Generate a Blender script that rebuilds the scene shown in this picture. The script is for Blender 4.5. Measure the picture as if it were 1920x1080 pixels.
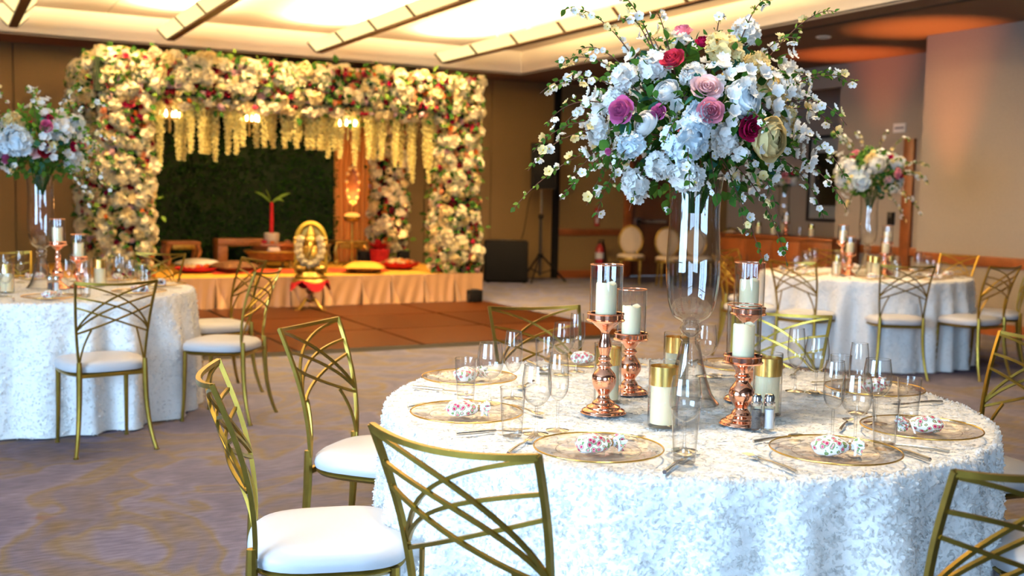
import bpy, bmesh, math, random
import numpy as np
from mathutils import Vector, Matrix, Euler

for o in list(bpy.data.objects):
    bpy.data.objects.remove(o)
SC = bpy.context.scene
COL = SC.collection
PI = math.pi

# ------------------------------------------------------------------ camera
YAW, PITCH, ROLL, HC, FPX = math.radians(28.3), math.radians(4.85), math.radians(1.1), 1.41, 2000.0
_fw = Vector((math.sin(YAW)*math.cos(PITCH), math.cos(YAW)*math.cos(PITCH), -math.sin(PITCH)))
_r0 = Vector((math.cos(YAW), -math.sin(YAW), 0))
_u0 = _r0.cross(_fw)
_r = _r0*math.cos(ROLL)+_u0*math.sin(ROLL)
_u = -_r0*math.sin(ROLL)+_u0*math.cos(ROLL)
cd = bpy.data.cameras.new('camera')
cd.sensor_width = 36.0
cd.lens = FPX/1920*36.0
cd.clip_start = 0.05
cd.dof.use_dof = True
cd.dof.focus_distance = 3.0
cd.dof.aperture_fstop = 3.4
cam = bpy.data.objects.new('camera', cd)
COL.objects.link(cam)
cam.matrix_world = Matrix(((_r.x, _u.x, -_fw.x, 0), (_r.y, _u.y, -_fw.y, 0), (_r.z, _u.z, -_fw.z, HC), (0, 0, 0, 1)))
SC.camera = cam

# ------------------------------------------------------------------ world, exposure, daylight
w = bpy.data.worlds.new('world'); SC.world = w
w.use_nodes = True
w.node_tree.nodes['Background'].inputs[0].default_value = (0.50, 0.72, 1.0, 1)
w.node_tree.nodes['Background'].inputs[1].default_value = 1.0
vs = SC.view_settings
vs.view_transform = 'Standard'; vs.look = 'None'; vs.gamma = 1.0; vs.use_curve_mapping = False
vs.exposure = -0.08
cy = SC.cycles
cy.use_denoising = True
cy.max_bounces = 10; cy.diffuse_bounces = 4; cy.glossy_bounces = 4; cy.transmission_bounces = 8; cy.transparent_max_bounces = 40
cy.caustics_reflective = False; cy.caustics_refractive = False
cy.sample_clamp_indirect = 6.0

def light(name, kind, loc, aim=None, power=100, color=(1, 1, 1), **kw):
    l = bpy.data.lights.new(name, kind); l.energy = power; l.color = color
    for k, v in kw.items(): setattr(l, k, v)
    o = bpy.data.objects.new(name, l); COL.objects.link(o); o.location = loc
    if aim is not None:
        d = Vector(aim)-Vector(loc); o.rotation_euler = d.to_track_quat('-Z', 'Y').to_euler()
    return o

WALL_L, WALL_F, WALL_B, WALL_R, REC = -4.0, -3.2, 16.2, 10.2, 11.3
SOF, COF = 3.38, 3.74
CX1, CY0, CY1, CX0 = 8.3, 0.5, 15.25, -3.0
# windows: (wall, centre along wall, half width); sill 0.5, head 2.9
WIN_L = [(2.0, 1.9)]
WIN_F = [(-1.2, 1.4)]
DAY = (0.45, 0.70, 1.0)
for c, h in WIN_L:
    light('window_daylight', 'AREA', (WALL_L-0.16, c, 1.75), (WALL_L+5, c, 1.3), 740, DAY, shape='RECTANGLE', size=2*h-0.1, size_y=2.3)
for c, h in WIN_F:
    light('window_daylight', 'AREA', (c, WALL_F-0.16, 1.75), (c, WALL_F+5, 1.3), 330, DAY, shape='RECTANGLE', size=2*h-0.1, size_y=2.3)

# ------------------------------------------------------------------ helpers
class MB:
    def __init__(s):
        s.v = []; s.f = []; s.m = []; s.n = 0
    def add(s, verts, faces, mat=0):
        verts = np.asarray(verts, float).reshape(-1, 3)
        s.v.append(verts); k = s.n
        s.f.extend([tuple(i+k for i in f) for f in faces]); s.m.extend([mat]*len(faces)); s.n += len(verts)
        return s
    def box(s, x0, x1, y0, y1, z0, z1, mat=0):
        v = [(x0,y0,z0),(x1,y0,z0),(x1,y1,z0),(x0,y1,z0),(x0,y0,z1),(x1,y0,z1),(x1,y1,z1),(x0,y1,z1)]
        return s.add(v, [(3,2,1,0),(4,5,6,7),(0,1,5,4),(1,2,6,5),(2,3,7,6),(3,0,4,7)], mat)
    def cbox(s, c, size, rot=None, mat=0):
        a, b, d = [q/2 for q in size]
        v = np.array([(-a,-b,-d),(a,-b,-d),(a,b,-d),(-a,b,-d),(-a,-b,d),(a,-b,d),(a,b,d),(-a,b,d)], float)
        if rot is not None: v = v @ np.array(rot.to_3x3()).T
        return s.add(v+np.array(c), [(3,2,1,0),(4,5,6,7),(0,1,5,4),(1,2,6,5),(2,3,7,6),(3,0,4,7)], mat)
    def bevbox(s, x0, x1, y0, y1, z0, z1, b=0.01, mat=0):
        bm = bmesh.new(); bmesh.ops.create_cube(bm, size=1)
        for q in bm.verts:
            q.co = Vector(((x0+x1)/2+q.co.x*(x1-x0), (y0+y1)/2+q.co.y*(y1-y0), (z0+z1)/2+q.co.z*(z1-z0)))
        bmesh.ops.bevel(bm, geom=list(bm.edges), offset=b, segments=2, affect='EDGES', profile=0.5)
        bm.verts.index_update()
        v = [tuple(q.co) for q in bm.verts]; f = [tuple(q.index for q in fc.verts) for fc in bm.faces]; bm.free()
        return s.add(v, f, mat)
    def tube(s, path, r, n=8, mat=0, caps=True, twist=0.0):
        P = np.asarray(path, float); k = len(P)
        R = np.full(k, r, float) if np.isscalar(r) else np.asarray(r, float)
        T = np.gradient(P, axis=0); T /= np.linalg.norm(T, axis=1)[:, None]+1e-12
        ref = np.array([0, 0, 1.0]) if abs(T[0][2]) < 0.9 else np.array([1.0, 0, 0])
        rings = []; N = np.cross(T[0], ref); N /= np.linalg.norm(N)
        ang = np.arange(n)*2*PI/n+twist
        for i in range(k):
            N = N-T[i]*(N@T[i]); N /= np.linalg.norm(N)+1e-12
            B = np.cross(T[i], N)
            rings.append(P[i]+R[i]*(np.cos(ang)[:, None]*N+np.sin(ang)[:, None]*B))
        v = np.concatenate(rings); f = []
        for i in range(k-1):
            for j in range(n):
                a = i*n+j; b = i*n+(j+1) % n
                f.append((a, b, b+n, a+n))
        if caps: f.append(tuple(range(n-1, -1, -1))); f.append(tuple((k-1)*n+j for j in range(n)))
        return s.add(v, f, mat)
    def lathe(s, prof, n=24, c=(0, 0, 0), mat=0):
        prof = [(max(r, 1e-5), z) for r, z in prof]; k = len(prof)
        a = np.arange(n)*2*PI/n
        v = np.concatenate([np.stack([r*np.cos(a), r*np.sin(a), np.full(n, z)], 1) for r, z in prof])+np.array(c)
        f = [(i*n+j, i*n+(j+1) % n, (i+1)*n+(j+1) % n, (i+1)*n+j) for i in range(k-1) for j in range(n)]
        return s.add(v, f, mat)
    def grid(s, P, mat=0, cu=False):
        P = np.asarray(P, float); a, b = P.shape[:2]; f = []
        for i in range(a if cu else a-1):
            i2 = (i+1) % a
            for j in range(b-1): f.append((i*b+j, i2*b+j, i2*b+j+1, i*b+j+1))
        return s.add(P.reshape(-1, 3), f, mat)
    def ball(s, c, r, nu=12, nv=8, mat=0, rot=None):
        r = (r, r, r) if np.isscalar(r) else r
        u = np.arange(nu)*2*PI/nu; t = np.linspace(0.02, PI-0.02, nv)
        P = np.stack([np.outer(np.cos(u), np.sin(t))*r[0], np.outer(np.sin(u), np.sin(t))*r[1], np.outer(np.ones(nu), np.cos(t))*r[2]], 2)
        if rot is not None: P = P @ np.array(rot.to_3x3()).T
        return s.grid(P[:, ::-1]+np.array(c), mat, cu=True)
    def place(s, src, M, mat=None):
        V, F, Mi = src
        M = np.array(M); v = V @ M[:3, :3].T+M[:3, 3]
        k = s.n; s.v.append(v); s.f.extend([tuple(i+k for i in f) for f in F]); s.m.extend(Mi if mat is None else [mat]*len(F)); s.n += len(v)
        return s
    def raw(s):
        return np.concatenate(s.v), list(s.f), list(s.m)
    def mesh(s, name, mats, smooth=35):
        me = bpy.data.meshes.new(name)
        me.from_pydata(np.concatenate(s.v).tolist(), [], s.f)
        for m in (mats if isinstance(mats, (list, tuple)) else [mats]): me.materials.append(m)
        if any(s.m): me.polygons.foreach_set('material_index', s.m)
        if smooth:
            me.polygons.foreach_set('use_smooth', [True]*len(me.polygons))
            if smooth < 180: me.set_sharp_from_angle(angle=math.radians(smooth))
        me.update()
        return me
    def build(s, name, mats, parent=None, loc=(0, 0, 0), rz=0.0, smooth=35):
        return ob(name, s.mesh(name, mats, smooth), parent, loc, rz)

def ob(name, me, parent=None, loc=(0, 0, 0), rz=0.0, M=None):
    o = bpy.data.objects.new(name, me); COL.objects.link(o)
    if parent is not None: o.parent = parent
    if M is not None: o.matrix_local = M
    else:
        o.location = loc
        if rz: o.rotation_euler = (0, 0, rz)
    return o
def tag(o, label=None, cat=None, group=None, kind=None):
    if label: o['label'] = label
    if cat: o['category'] = cat
    if group: o['group'] = group
    if kind: o['kind'] = kind
    return o
def thing(name, label, cat, loc=(0, 0, 0), rz=0.0, group=None):
    o = bpy.data.objects.new(name, None); COL.objects.link(o)
    o.empty_display_size = 0.05
    o.location = loc; o.rotation_euler = (0, 0, rz)
    return tag(o, label, cat, group)
def struct(o):
    o['kind'] = 'structure'; return o
def proto(parts):                      # list of (name, mesh, [subparts (name, mesh)])
    return parts
def put(parts, name, label, cat, loc, rz=0.0, group=None):
    t = thing(name, label, cat, loc, rz, group)
    for p in parts:
        o = ob(p[0], p[1], t)
        for q in (p[2] if len(p) > 2 else []): ob(q[0], q[1], o)
    return t

# ------------------------------------------------------------------ materials
def nodes(name):
    m = bpy.data.materials.new(name); m.use_nodes = True
    nt = m.node_tree
    return m, nt, nt.nodes['Principled BSDF']
def link(nt, a, b): nt.links.new(a, b)
def mat(name, col, rough=0.5, metal=0.0, noise=0.0, nscale=20.0, bump=0.0, bscale=60.0, col2=None, rnd=0.0, sheen=0.0, coat=0.0, sss=0.0, trans=0.0, emit=None, estr=0.0, spec=None):
    m, nt, b = nodes(name)
    b.inputs['Base Color'].default_value = (*col, 1)
    b.inputs['Roughness'].default_value = rough; b.inputs['Metallic'].default_value = metal
    b.inputs['Specular IOR Level'].default_value = spec if spec is not None else (0.5 if metal > 0.4 or rough < 0.45 else 0.18)
    if sheen: b.inputs['Sheen Weight'].default_value = sheen
    if coat: b.inputs['Coat Weight'].default_value = coat
    if sss:
        b.inputs['Subsurface Weight'].default_value = sss; b.inputs['Subsurface Radius'].default_value = (0.02, 0.012, 0.006); b.inputs['Subsurface Scale'].default_value = 0.5
    if emit: b.inputs['Emission Color'].default_value = (*emit, 1); b.inputs['Emission Strength'].default_value = estr
    tc = nt.nodes.new('ShaderNodeTexCoord')
    out = None
    if col2 is not None or noise:
        n = nt.nodes.new('ShaderNodeTexNoise'); n.inputs['Scale'].default_value = nscale; n.inputs['Detail'].default_value = 4
        link(nt, tc.outputs['Object'], n.inputs['Vector'])
        r = nt.nodes.new('ShaderNodeValToRGB')
        c2 = col2 if col2 is not None else tuple(q*(1-noise) for q in col)
        r.color_ramp.elements[0].position = 0.35; r.color_ramp.elements[0].color = (*c2, 1)
        r.color_ramp.elements[1].position = 0.65; r.color_ramp.elements[1].color = (*col, 1)
        link(nt, n.outputs['Fac'], r.inputs['Fac']); out = r.outputs['Color']
    if rnd:
        oi = nt.nodes.new('ShaderNodeObjectInfo'); h = nt.nodes.new('ShaderNodeHueSaturation')
        mr = nt.nodes.new('ShaderNodeMapRange'); mr.inputs['To Min'].default_value = 1-rnd; mr.inputs['To Max'].default_value = 1+rnd*0.6
        link(nt, oi.outputs['Random'], mr.inputs['Value']); link(nt, mr.outputs['Result'], h.inputs['Value'])
        if out is not None: link(nt, out, h.inputs['Color'])
        else: h.inputs['Color'].default_value = (*col, 1)
        out = h.outputs['Color']
    if out is not None: link(nt, out, b.inputs['Base Color'])
    if bump:
        n2 = nt.nodes.new('ShaderNodeTexNoise'); n2.inputs['Scale'].default_value = bscale; n2.inputs['Detail'].default_value = 5
        link(nt, tc.outputs['Object'], n2.inputs['Vector'])
        bp = nt.nodes.new('ShaderNodeBump'); bp.inputs['Strength'].default_value = bump; bp.inputs['Distance'].default_value = 0.01
        link(nt, n2.outputs['Fac'], bp.inputs['Height']); link(nt, bp.outputs['Normal'], b.inputs['Normal'])
    return m
def petal_mat(name, col, rnd=0.15, tr=0.35):
    m = bpy.data.materials.new(name); m.use_nodes = True; nt = m.node_tree; nt.nodes.clear()
    o = nt.nodes.new('ShaderNodeOutputMaterial'); d = nt.nodes.new('ShaderNodeBsdfDiffuse'); t = nt.nodes.new('ShaderNodeBsdfTranslucent'); mx = nt.nodes.new('ShaderNodeMixShader')
    mx.inputs[0].default_value = tr
    oi = nt.nodes.new('ShaderNodeObjectInfo'); h = nt.nodes.new('ShaderNodeHueSaturation'); mr = nt.nodes.new('ShaderNodeMapRange')
    mr.inputs['To Min'].default_value = 1-rnd; mr.inputs['To Max'].default_value = 1+rnd*0.4
    tc = nt.nodes.new('ShaderNodeTexCoord'); n = nt.nodes.new('ShaderNodeTexNoise'); n.inputs['Scale'].default_value = 30; link(nt, tc.outputs['Object'], n.inputs['Vector'])
    mm = nt.nodes.new('ShaderNodeMixRGB'); mm.inputs[1].default_value = (*[q*0.82 for q in col], 1); mm.inputs[2].default_value = (*col, 1); link(nt, n.outputs['Fac'], mm.inputs[0])
    link(nt, mm.outputs[0], h.inputs['Color']); link(nt, oi.outputs['Random'], mr.inputs['Value']); link(nt, mr.outputs['Result'], h.inputs['Value'])
    link(nt, h.outputs[0], d.inputs[0]); link(nt, h.outputs[0], t.inputs[0]); link(nt, d.outputs[0], mx.inputs[1]); link(nt, t.outputs[0], mx.inputs[2]); link(nt, mx.outputs[0], o.inputs[0])
    return m
def glass_mat(name, tint=(1, 1, 1), edge=(0.55, 0.6, 0.62), ior=1.5, boost=1.0):
    m = bpy.data.materials.new(name); m.use_nodes = True; nt = m.node_tree; nt.nodes.clear()
    o = nt.nodes.new('ShaderNodeOutputMaterial'); g = nt.nodes.new('ShaderNodeBsdfGlossy'); t = nt.nodes.new('ShaderNodeBsdfTransparent'); mx = nt.nodes.new('ShaderNodeMixShader')
    g.inputs['Roughness'].default_value = 0.015; g.inputs['Color'].default_value = (1, 1, 1, 1)
    lw = nt.nodes.new('ShaderNodeLayerWeight'); lw.inputs['Blend'].default_value = 0.5
    p5 = nt.nodes.new('ShaderNodeMath'); p5.operation = 'POWER'; p5.inputs[1].default_value = 4.0; link(nt, lw.outputs['Facing'], p5.inputs[0])
    ml = nt.nodes.new('ShaderNodeMath'); ml.operation = 'MULTIPLY_ADD'; ml.inputs[1].default_value = 0.8*boost; ml.inputs[2].default_value = 0.045*boost; ml.use_clamp = True; link(nt, p5.outputs[0], ml.inputs[0])
    mc = nt.nodes.new('ShaderNodeMixRGB'); mc.inputs[1].default_value = (*tint, 1); mc.inputs[2].default_value = (*edge, 1)
    pw = nt.nodes.new('ShaderNodeMath'); pw.operation = 'POWER'; pw.inputs[1].default_value = 2.0
    link(nt, lw.outputs['Facing'], pw.inputs[0]); link(nt, pw.outputs[0], mc.inputs[0]); link(nt, mc.outputs[0], t.inputs[0])
    link(nt, ml.outputs[0], mx.inputs[0]); link(nt, t.outputs[0], mx.inputs[1]); link(nt, g.outputs[0], mx.inputs[2]); link(nt, mx.outputs[0], o.inputs[0])
    return m
def emis(name, col, s):
    m = bpy.data.materials.new(name); m.use_nodes = True; nt = m.node_tree; nt.nodes.clear()
    o = nt.nodes.new('ShaderNodeOutputMaterial'); e = nt.nodes.new('ShaderNodeEmission'); e.inputs[0].default_value = (*col, 1); e.inputs[1].default_value = s
    link(nt, e.outputs[0], o.inputs[0]); return m

def carpet_mat():
    m, nt, b = nodes('carpet'); b.inputs['Roughness'].default_value = 0.95; b.inputs['Specular IOR Level'].default_value = 0.1
    tc = nt.nodes.new('ShaderNodeTexCoord')
    n1 = nt.nodes.new('ShaderNodeTexNoise'); n1.inputs['Scale'].default_value = 1.1; n1.inputs['Detail'].default_value = 2; n1.inputs['Distortion'].default_value = 2.2
    link(nt, tc.outputs['Object'], n1.inputs['Vector'])
    r1 = nt.nodes.new('ShaderNodeValToRGB'); cr = r1.color_ramp
    cr.elements[0].position = 0.36; cr.elements[0].color = (0.076, 0.079, 0.138, 1)
    cr.elements[1].position = 0.76; cr.elements[1].color = (0.088, 0.073, 0.055, 1)
    e = cr.elements.new(0.46); e.color = (0.108, 0.109, 0.175, 1)
    e = cr.elements.new(0.5); e.color = (0.108, 0.092, 0.072, 1)
    e = cr.elements.new(0.56); e.color = (0.082, 0.082, 0.130, 1)
    link(nt, n1.outputs['Fac'], r1.inputs['Fac'])
    n2 = nt.nodes.new('ShaderNodeTexNoise'); n2.inputs['Scale'].default_value = 34; n2.inputs['Detail'].default_value = 6
    mp = nt.nodes.new('ShaderNodeMapping'); mp.inputs['Scale'].default_value = (0.35, 1.3, 1); mp.inputs['Rotation'].default_value = (0, 0, 0.4)
    link(nt, tc.outputs['Object'], mp.inputs['Vector']); link(nt, mp.outputs[0], n2.inputs['Vector'])
    mx = nt.nodes.new('ShaderNodeMixRGB'); mx.blend_type = 'OVERLAY'; mx.inputs[0].default_value = 0.75
    link(nt, r1.outputs[0], mx.inputs[1]); link(nt, n2.outputs['Fac'], mx.inputs[2])
    n4 = nt.nodes.new('ShaderNodeTexNoise'); n4.inputs['Scale'].default_value = 2.4; n4.inputs['Detail'].default_value = 3; n4.inputs['Distortion'].default_value = 1.0
    link(nt, tc.outputs['Object'], n4.inputs['Vector'])
    r4 = nt.nodes.new('ShaderNodeValToRGB'); r4.color_ramp.elements[0].position = 0.69; r4.color_ramp.elements[0].color = (0, 0, 0, 1); r4.color_ramp.elements[1].position = 0.74; r4.color_ramp.elements[1].color = (0.6, 0.6, 0.6, 1)
    link(nt, n4.outputs['Fac'], r4.inputs['Fac'])
    mb = nt.nodes.new('ShaderNodeMixRGB'); mb.inputs[2].default_value = (0.10, 0.045, 0.05, 1)
    link(nt, r4.outputs[0], mb.inputs[0]); link(nt, mx.outputs[0], mb.inputs[1]); link(nt, mb.outputs[0], b.inputs['Base Color'])
    n3 = nt.nodes.new('ShaderNodeTexNoise'); n3.inputs['Scale'].default_value = 260; n3.inputs['Detail'].default_value = 3
    link(nt, tc.outputs['Object'], n3.inputs['Vector'])
    bp = nt.nodes.new('ShaderNodeBump'); bp.inputs['Strength'].default_value = 0.5; bp.inputs['Distance'].default_value = 0.008
    link(nt, n3.outputs['Fac'], bp.inputs['Height']); link(nt, bp.outputs[0], b.inputs['Normal'])
    return m
def wood_mat(name, c1, c2, rough=0.4, axis=(1, 12, 12), scale=3.0, rnd=0.25, spec=0.5):
    m, nt, b = nodes(name); b.inputs['Roughness'].default_value = rough; b.inputs['Specular IOR Level'].default_value = spec
    tc = nt.nodes.new('ShaderNodeTexCoord'); mp = nt.nodes.new('ShaderNodeMapping'); mp.inputs['Scale'].default_value = axis
    n = nt.nodes.new('ShaderNodeTexNoise'); n.inputs['Scale'].default_value = scale; n.inputs['Detail'].default_value = 6; n.inputs['Distortion'].default_value = 0.6
    r = nt.nodes.new('ShaderNodeValToRGB'); r.color_ramp.elements[0].position = 0.3; r.color_ramp.elements[0].color = (*c1, 1); r.color_ramp.elements[1].position = 0.7; r.color_ramp.elements[1].color = (*c2, 1)
    link(nt, tc.outputs['Object'], mp.inputs[0]); link(nt, mp.outputs[0], n.inputs['Vector']); link(nt, n.outputs['Fac'], r.inputs['Fac'])
    oi = nt.nodes.new('ShaderNodeObjectInfo'); h = nt.nodes.new('ShaderNodeHueSaturation'); mr = nt.nodes.new('ShaderNodeMapRange'); mr.inputs['To Min'].default_value = 1-rnd; mr.inputs['To Max'].default_value = 1+rnd
    link(nt, oi.outputs['Random'], mr.inputs['Value']); link(nt, mr.outputs[0], h.inputs['Value']); link(nt, r.outputs[0], h.inputs['Color']); link(nt, h.outputs[0], b.inputs['Base Color'])
    return m
def floral_mat():
    m, nt, b = nodes('floral_print'); b.inputs['Roughness'].default_value = 0.8
    tc = nt.nodes.new('ShaderNodeTexCoord')
    v = nt.nodes.new('ShaderNodeTexVoronoi'); v.inputs['Scale'].default_value = 66; link(nt, tc.outputs['Object'], v.inputs['Vector'])
    n = nt.nodes.new('ShaderNodeTexNoise'); n.inputs['Scale'].default_value = 120; link(nt, tc.outputs['Object'], n.inputs['Vector'])
    ad = nt.nodes.new('ShaderNodeMath'); ad.operation = 'MULTIPLY_ADD'; ad.inputs[1].default_value = 0.35; link(nt, n.outputs['Fac'], ad.inputs[0]); link(nt, v.outputs['Distance'], ad.inputs[2])
    r = nt.nodes.new('ShaderNodeValToRGB'); cr = r.color_ramp; cr.interpolation = 'CONSTANT'
    cr.elements[0].position = 0; cr.elements[0].color = (0.45, 0.02, 0.08, 1)
    cr.elements[1].position = 0.76; cr.elements[1].color = (0.85, 0.86, 0.90, 1)
    e = cr.elements.new(0.38); e.color = (0.75, 0.16, 0.24, 1)
    e = cr.elements.new(0.48); e.color = (0.85, 0.45, 0.5, 1)
    e = cr.elements.new(0.54); e.color = (0.20, 0.32, 0.10, 1)
    e = cr.elements.new(0.66); e.color = (0.85, 0.86, 0.90, 1)
    link(nt, ad.outputs[0], r.inputs['Fac']); link(nt, r.outputs[0], b.inputs['Base Color'])
    return m

M = {}
M['carpet'] = carpet_mat()
M['wall'] = mat('wall_fabric', (0.155, 0.098, 0.043), 0.9, noise=0.10, nscale=60, bump=0.15, bscale=400)
M['wall_r'] = mat('wall_vinyl', (0.285, 0.245, 0.215), 0.85, noise=0.06, nscale=40, bump=0.1, bscale=300)
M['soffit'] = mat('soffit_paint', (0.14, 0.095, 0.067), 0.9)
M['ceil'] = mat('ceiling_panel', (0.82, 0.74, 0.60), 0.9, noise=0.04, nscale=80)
M['seam'] = mat('seam_dark', (0.05, 0.04, 0.03), 0.9)
M['wood'] = wood_mat('trim_wood', (0.13, 0.033, 0.007), (0.22, 0.06, 0.014), 0.4, (2, 2, 2), 3)
M['wood_d'] = wood_mat('door_wood', (0.045, 0.018, 0.008), (0.075, 0.03, 0.014), 0.35, (12, 12, 1), 2)
M['dance'] = wood_mat('dance_floor_wood', (0.020, 0.0050, 0.0006), (0.042, 0.0105, 0.0012), 0.42, (1.2, 14, 1), 3, 0.2, 0.06)
M['black'] = mat('black_plastic', (0.006, 0.006, 0.0065), 0.6, spec=0.06)
M['blackm'] = mat('black_metal', (0.012, 0.012, 0.014), 0.4, 0.3)
M['bronze'] = mat('fixture_bronze', (0.16, 0.09, 0.045), 0.45, 0.5)
M['gold'] = mat('chair_gold', (0.36, 0.24, 0.04), 0.33, 0.9, noise=0.18, nscale=30)
M['seat'] = mat('seat_vinyl', (0.53, 0.54, 0.57), 0.42, bump=0.04, bscale=200)
M['cloth'] = mat('rosette_cloth', (0.94, 0.93, 0.91), 0.85, bump=0.25, bscale=120)
M['cloth_f'] = petal_mat('rosette_petal', (0.96, 0.95, 0.93), 0.03, 0.35)
M['copper'] = mat('rose_gold', (0.93, 0.47, 0.32), 0.10, 1.0)
M['candle'] = mat('candle_wax', (1.0, 0.81, 0.52), 0.5, sss=0.3)
M['wick'] = mat('wick', (0.03, 0.02, 0.02), 0.9)
M['goldmir'] = mat('gold_foil', (1.0, 0.70, 0.20), 0.25, 1.0)
M['glass'] = glass_mat('clear_glass', (0.98, 0.985, 0.985), (0.13, 0.15, 0.16), 1.5, 1.5)
M['plateglass'] = glass_mat('plate_glass', (0.955, 0.94, 0.93), (0.80, 0.77, 0.74), 1.5, 0.42)
M['goldrim'] = mat('gold_rim', (0.78, 0.52, 0.14), 0.2, 1.0)
M['steel'] = mat('cutlery_steel', (0.62, 0.60, 0.57), 0.18, 1.0)
M['chrome'] = mat('chrome_cap', (0.55, 0.57, 0.6), 0.12, 1.0)
M['salt'] = mat('salt', (0.85, 0.85, 0.86), 0.9)
M['pepper'] = mat('pepper', (0.16, 0.15, 0.15), 0.9, noise=0.8, nscale=600)
M['floral'] = floral_mat()
M['ribbon'] = mat('ribbon', (0.86, 0.86, 0.88), 0.6)
M['twine'] = mat('twine', (0.45, 0.27, 0.10), 0.9)
M['leaf'] = petal_mat('leaf_green', (0.045, 0.125, 0.022), 0.45, 0.3)
M['leaf2'] = petal_mat('leaf_light', (0.17, 0.28, 0.045), 0.35, 0.4)
M['leaf3'] = petal_mat('eucalyptus_leaf', (0.045, 0.17, 0.12), 0.35, 0.2)
M['white'] = petal_mat('petal_white', (0.90, 0.90, 0.88), 0.08, 0.35)
M['bluew'] = petal_mat('petal_bluish_white', (0.78, 0.88, 0.95), 0.08, 0.35)
M['cream'] = petal_mat('petal_cream', (0.92, 0.76, 0.38), 0.15, 0.4)
M['yellow'] = petal_mat('stamen_yellow', (0.80, 0.62, 0.14), 0.15, 0.2)
M['ivoryp'] = petal_mat('petal_ivory', (0.95, 0.84, 0.54), 0.1, 0.35)
M['pink'] = petal_mat('petal_pink', (0.80, 0.30, 0.40), 0.15, 0.3)
M['lpink'] = petal_mat('petal_light_pink', (0.90, 0.62, 0.62), 0.1, 0.35)
M['mauve'] = petal_mat('petal_mauve', (0.58, 0.13, 0.34), 0.12, 0.3)
M['crimson'] = petal_mat('petal_crimson', (0.42, 0.012, 0.075), 0.3, 0.25)
M['rosered'] = petal_mat('petal_rose_red', (0.62, 0.05, 0.10), 0.2, 0.3)
M['burg'] = petal_mat('petal_burgundy', (0.20, 0.010, 0.02), 0.3, 0.2)
M['peach'] = petal_mat('petal_peach', (0.85, 0.42, 0.20), 0.2, 0.35)
M['orange'] = petal_mat('petal_orange', (0.85, 0.26, 0.05), 0.2, 0.3)
M['strand'] = petal_mat('petal_wisteria', (0.86, 0.75, 0.28), 0.15, 0.35)
M['twig'] = mat('twig_bark', (0.10, 0.045, 0.03), 0.9)
M['hedge'] = petal_mat('boxwood_leaf', (0.014, 0.040, 0.006), 0.3, 0.2)
M['hedge_b'] = mat('boxwood_board', (0.008, 0.014, 0.005), 0.95)
M['peachcl'] = mat('stage_skirt_satin', (0.36, 0.195, 0.085), 0.42, sheen=0.3)
M['deck'] = mat('stage_cloth', (0.55, 0.28, 0.03), 0.7, noise=0.15, nscale=6)
M['drape'] = mat('orange_drape', (0.72, 0.28, 0.05), 0.6, sheen=0.2)
M['red'] = mat('red_fabric', (0.42, 0.012, 0.015), 0.7, noise=0.3, nscale=15)
M['redor'] = mat('red_orange_runner', (0.62, 0.09, 0.02), 0.6, noise=0.4, nscale=9, col2=(0.45, 0.02, 0.02))
M['brown'] = mat('brown_brocade', (0.035, 0.010, 0.005), 0.7, noise=0.4, nscale=40, col2=(0.09, 0.04, 0.008))
M['carved'] = wood_mat('carved_wood', (0.18, 0.055, 0.015), (0.36, 0.13, 0.03), 0.45, (4, 4, 4), 4)
M['oldgold'] = mat('antique_gold', (0.48, 0.30, 0.06), 0.38, 0.85, noise=0.5, nscale=18)
M['ivory'] = mat('ivory_cloth', (0.80, 0.72, 0.56), 0.8, noise=0.1, nscale=30)
M['ovalfab'] = mat('oval_chair_fabric', (0.60, 0.48, 0.33), 0.8)
M['fire'] = mat('extinguisher_red', (0.35, 0.01, 0.012), 0.3)
M['paper'] = mat('paper_white', (0.78, 0.76, 0.70), 0.8)
M['ink'] = mat('dark_print', (0.05, 0.05, 0.08), 0.8)
M['frost'] = emis('diffuser_glow', (1.0, 0.78, 0.33), 1.7)
M['bulb'] = emis('bulb_glow', (1.0, 0.72, 0.36), 22.0)
M['lampglow'] = emis('lamp_glow', (1.0, 0.38, 0.06), 2.2)
M['can'] = emis('downlight_glow', (1.0, 0.90, 0.70), 3.0)
M['terra'] = mat('terracotta_pot', (0.60, 0.52, 0.34), 0.7)
M['navy'] = mat('black_frame', (0.012, 0.010, 0.010), 0.3)
M['mirror'] = mat('mirror_glass', (0.55, 0.52, 0.48), 0.03, 1.0)
M['winframe'] = mat('window_frame', (0.35, 0.30, 0.25), 0.5)
# ------------------------------------------------------------------ the setting
def flat(name, x0, x1, y0, y1, z0, z1, m, parent=None):
    return struct(MB().box(x0, x1, y0, y1, z0, z1).build(name, m, parent, smooth=0))
flat('floor', WALL_L, 14.0, WALL_F, WALL_B+0.1, -0.1, 0.0, M['carpet'])

# back wall: folding partition of tall panels, then a fixed wall with rail
wb = struct(MB().box(WALL_L, 9.5, WALL_B+0.05, WALL_B+0.15, 0, COF).build('wall_back', M['seam'], smooth=0))
pm = MB().bevbox(-0.603, 0.603, -0.05, 0.05, 0.02, SOF, 0.006).mesh('wall_panel', M['wall'], 0)
for i in range(11):
    ob('wall_panel', pm, wb, (9.48-0.61-1.22*i, WALL_B+0.02, 0))
wf = struct(MB().box(9.62, 11.02, WALL_B, WALL_B+0.15, 0, SOF).box(12.1, 14.0, WALL_B, WALL_B+0.15, 0, SOF).box(11.02, 12.1, WALL_B, WALL_B+0.15, 2.25, SOF).build('wall_back_right', M['wall'], smooth=0))
struct(MB().box(9.5, 9.62, WALL_B-0.03, WALL_B+0.12, 0, SOF).build('trim_1', M['black'], smooth=0))
struct(MB().bevbox(9.62, 11.0, WALL_B-0.03, WALL_B+0.01, 0.76, 0.875, 0.008).build('trim_2', M['wood']))
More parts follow.
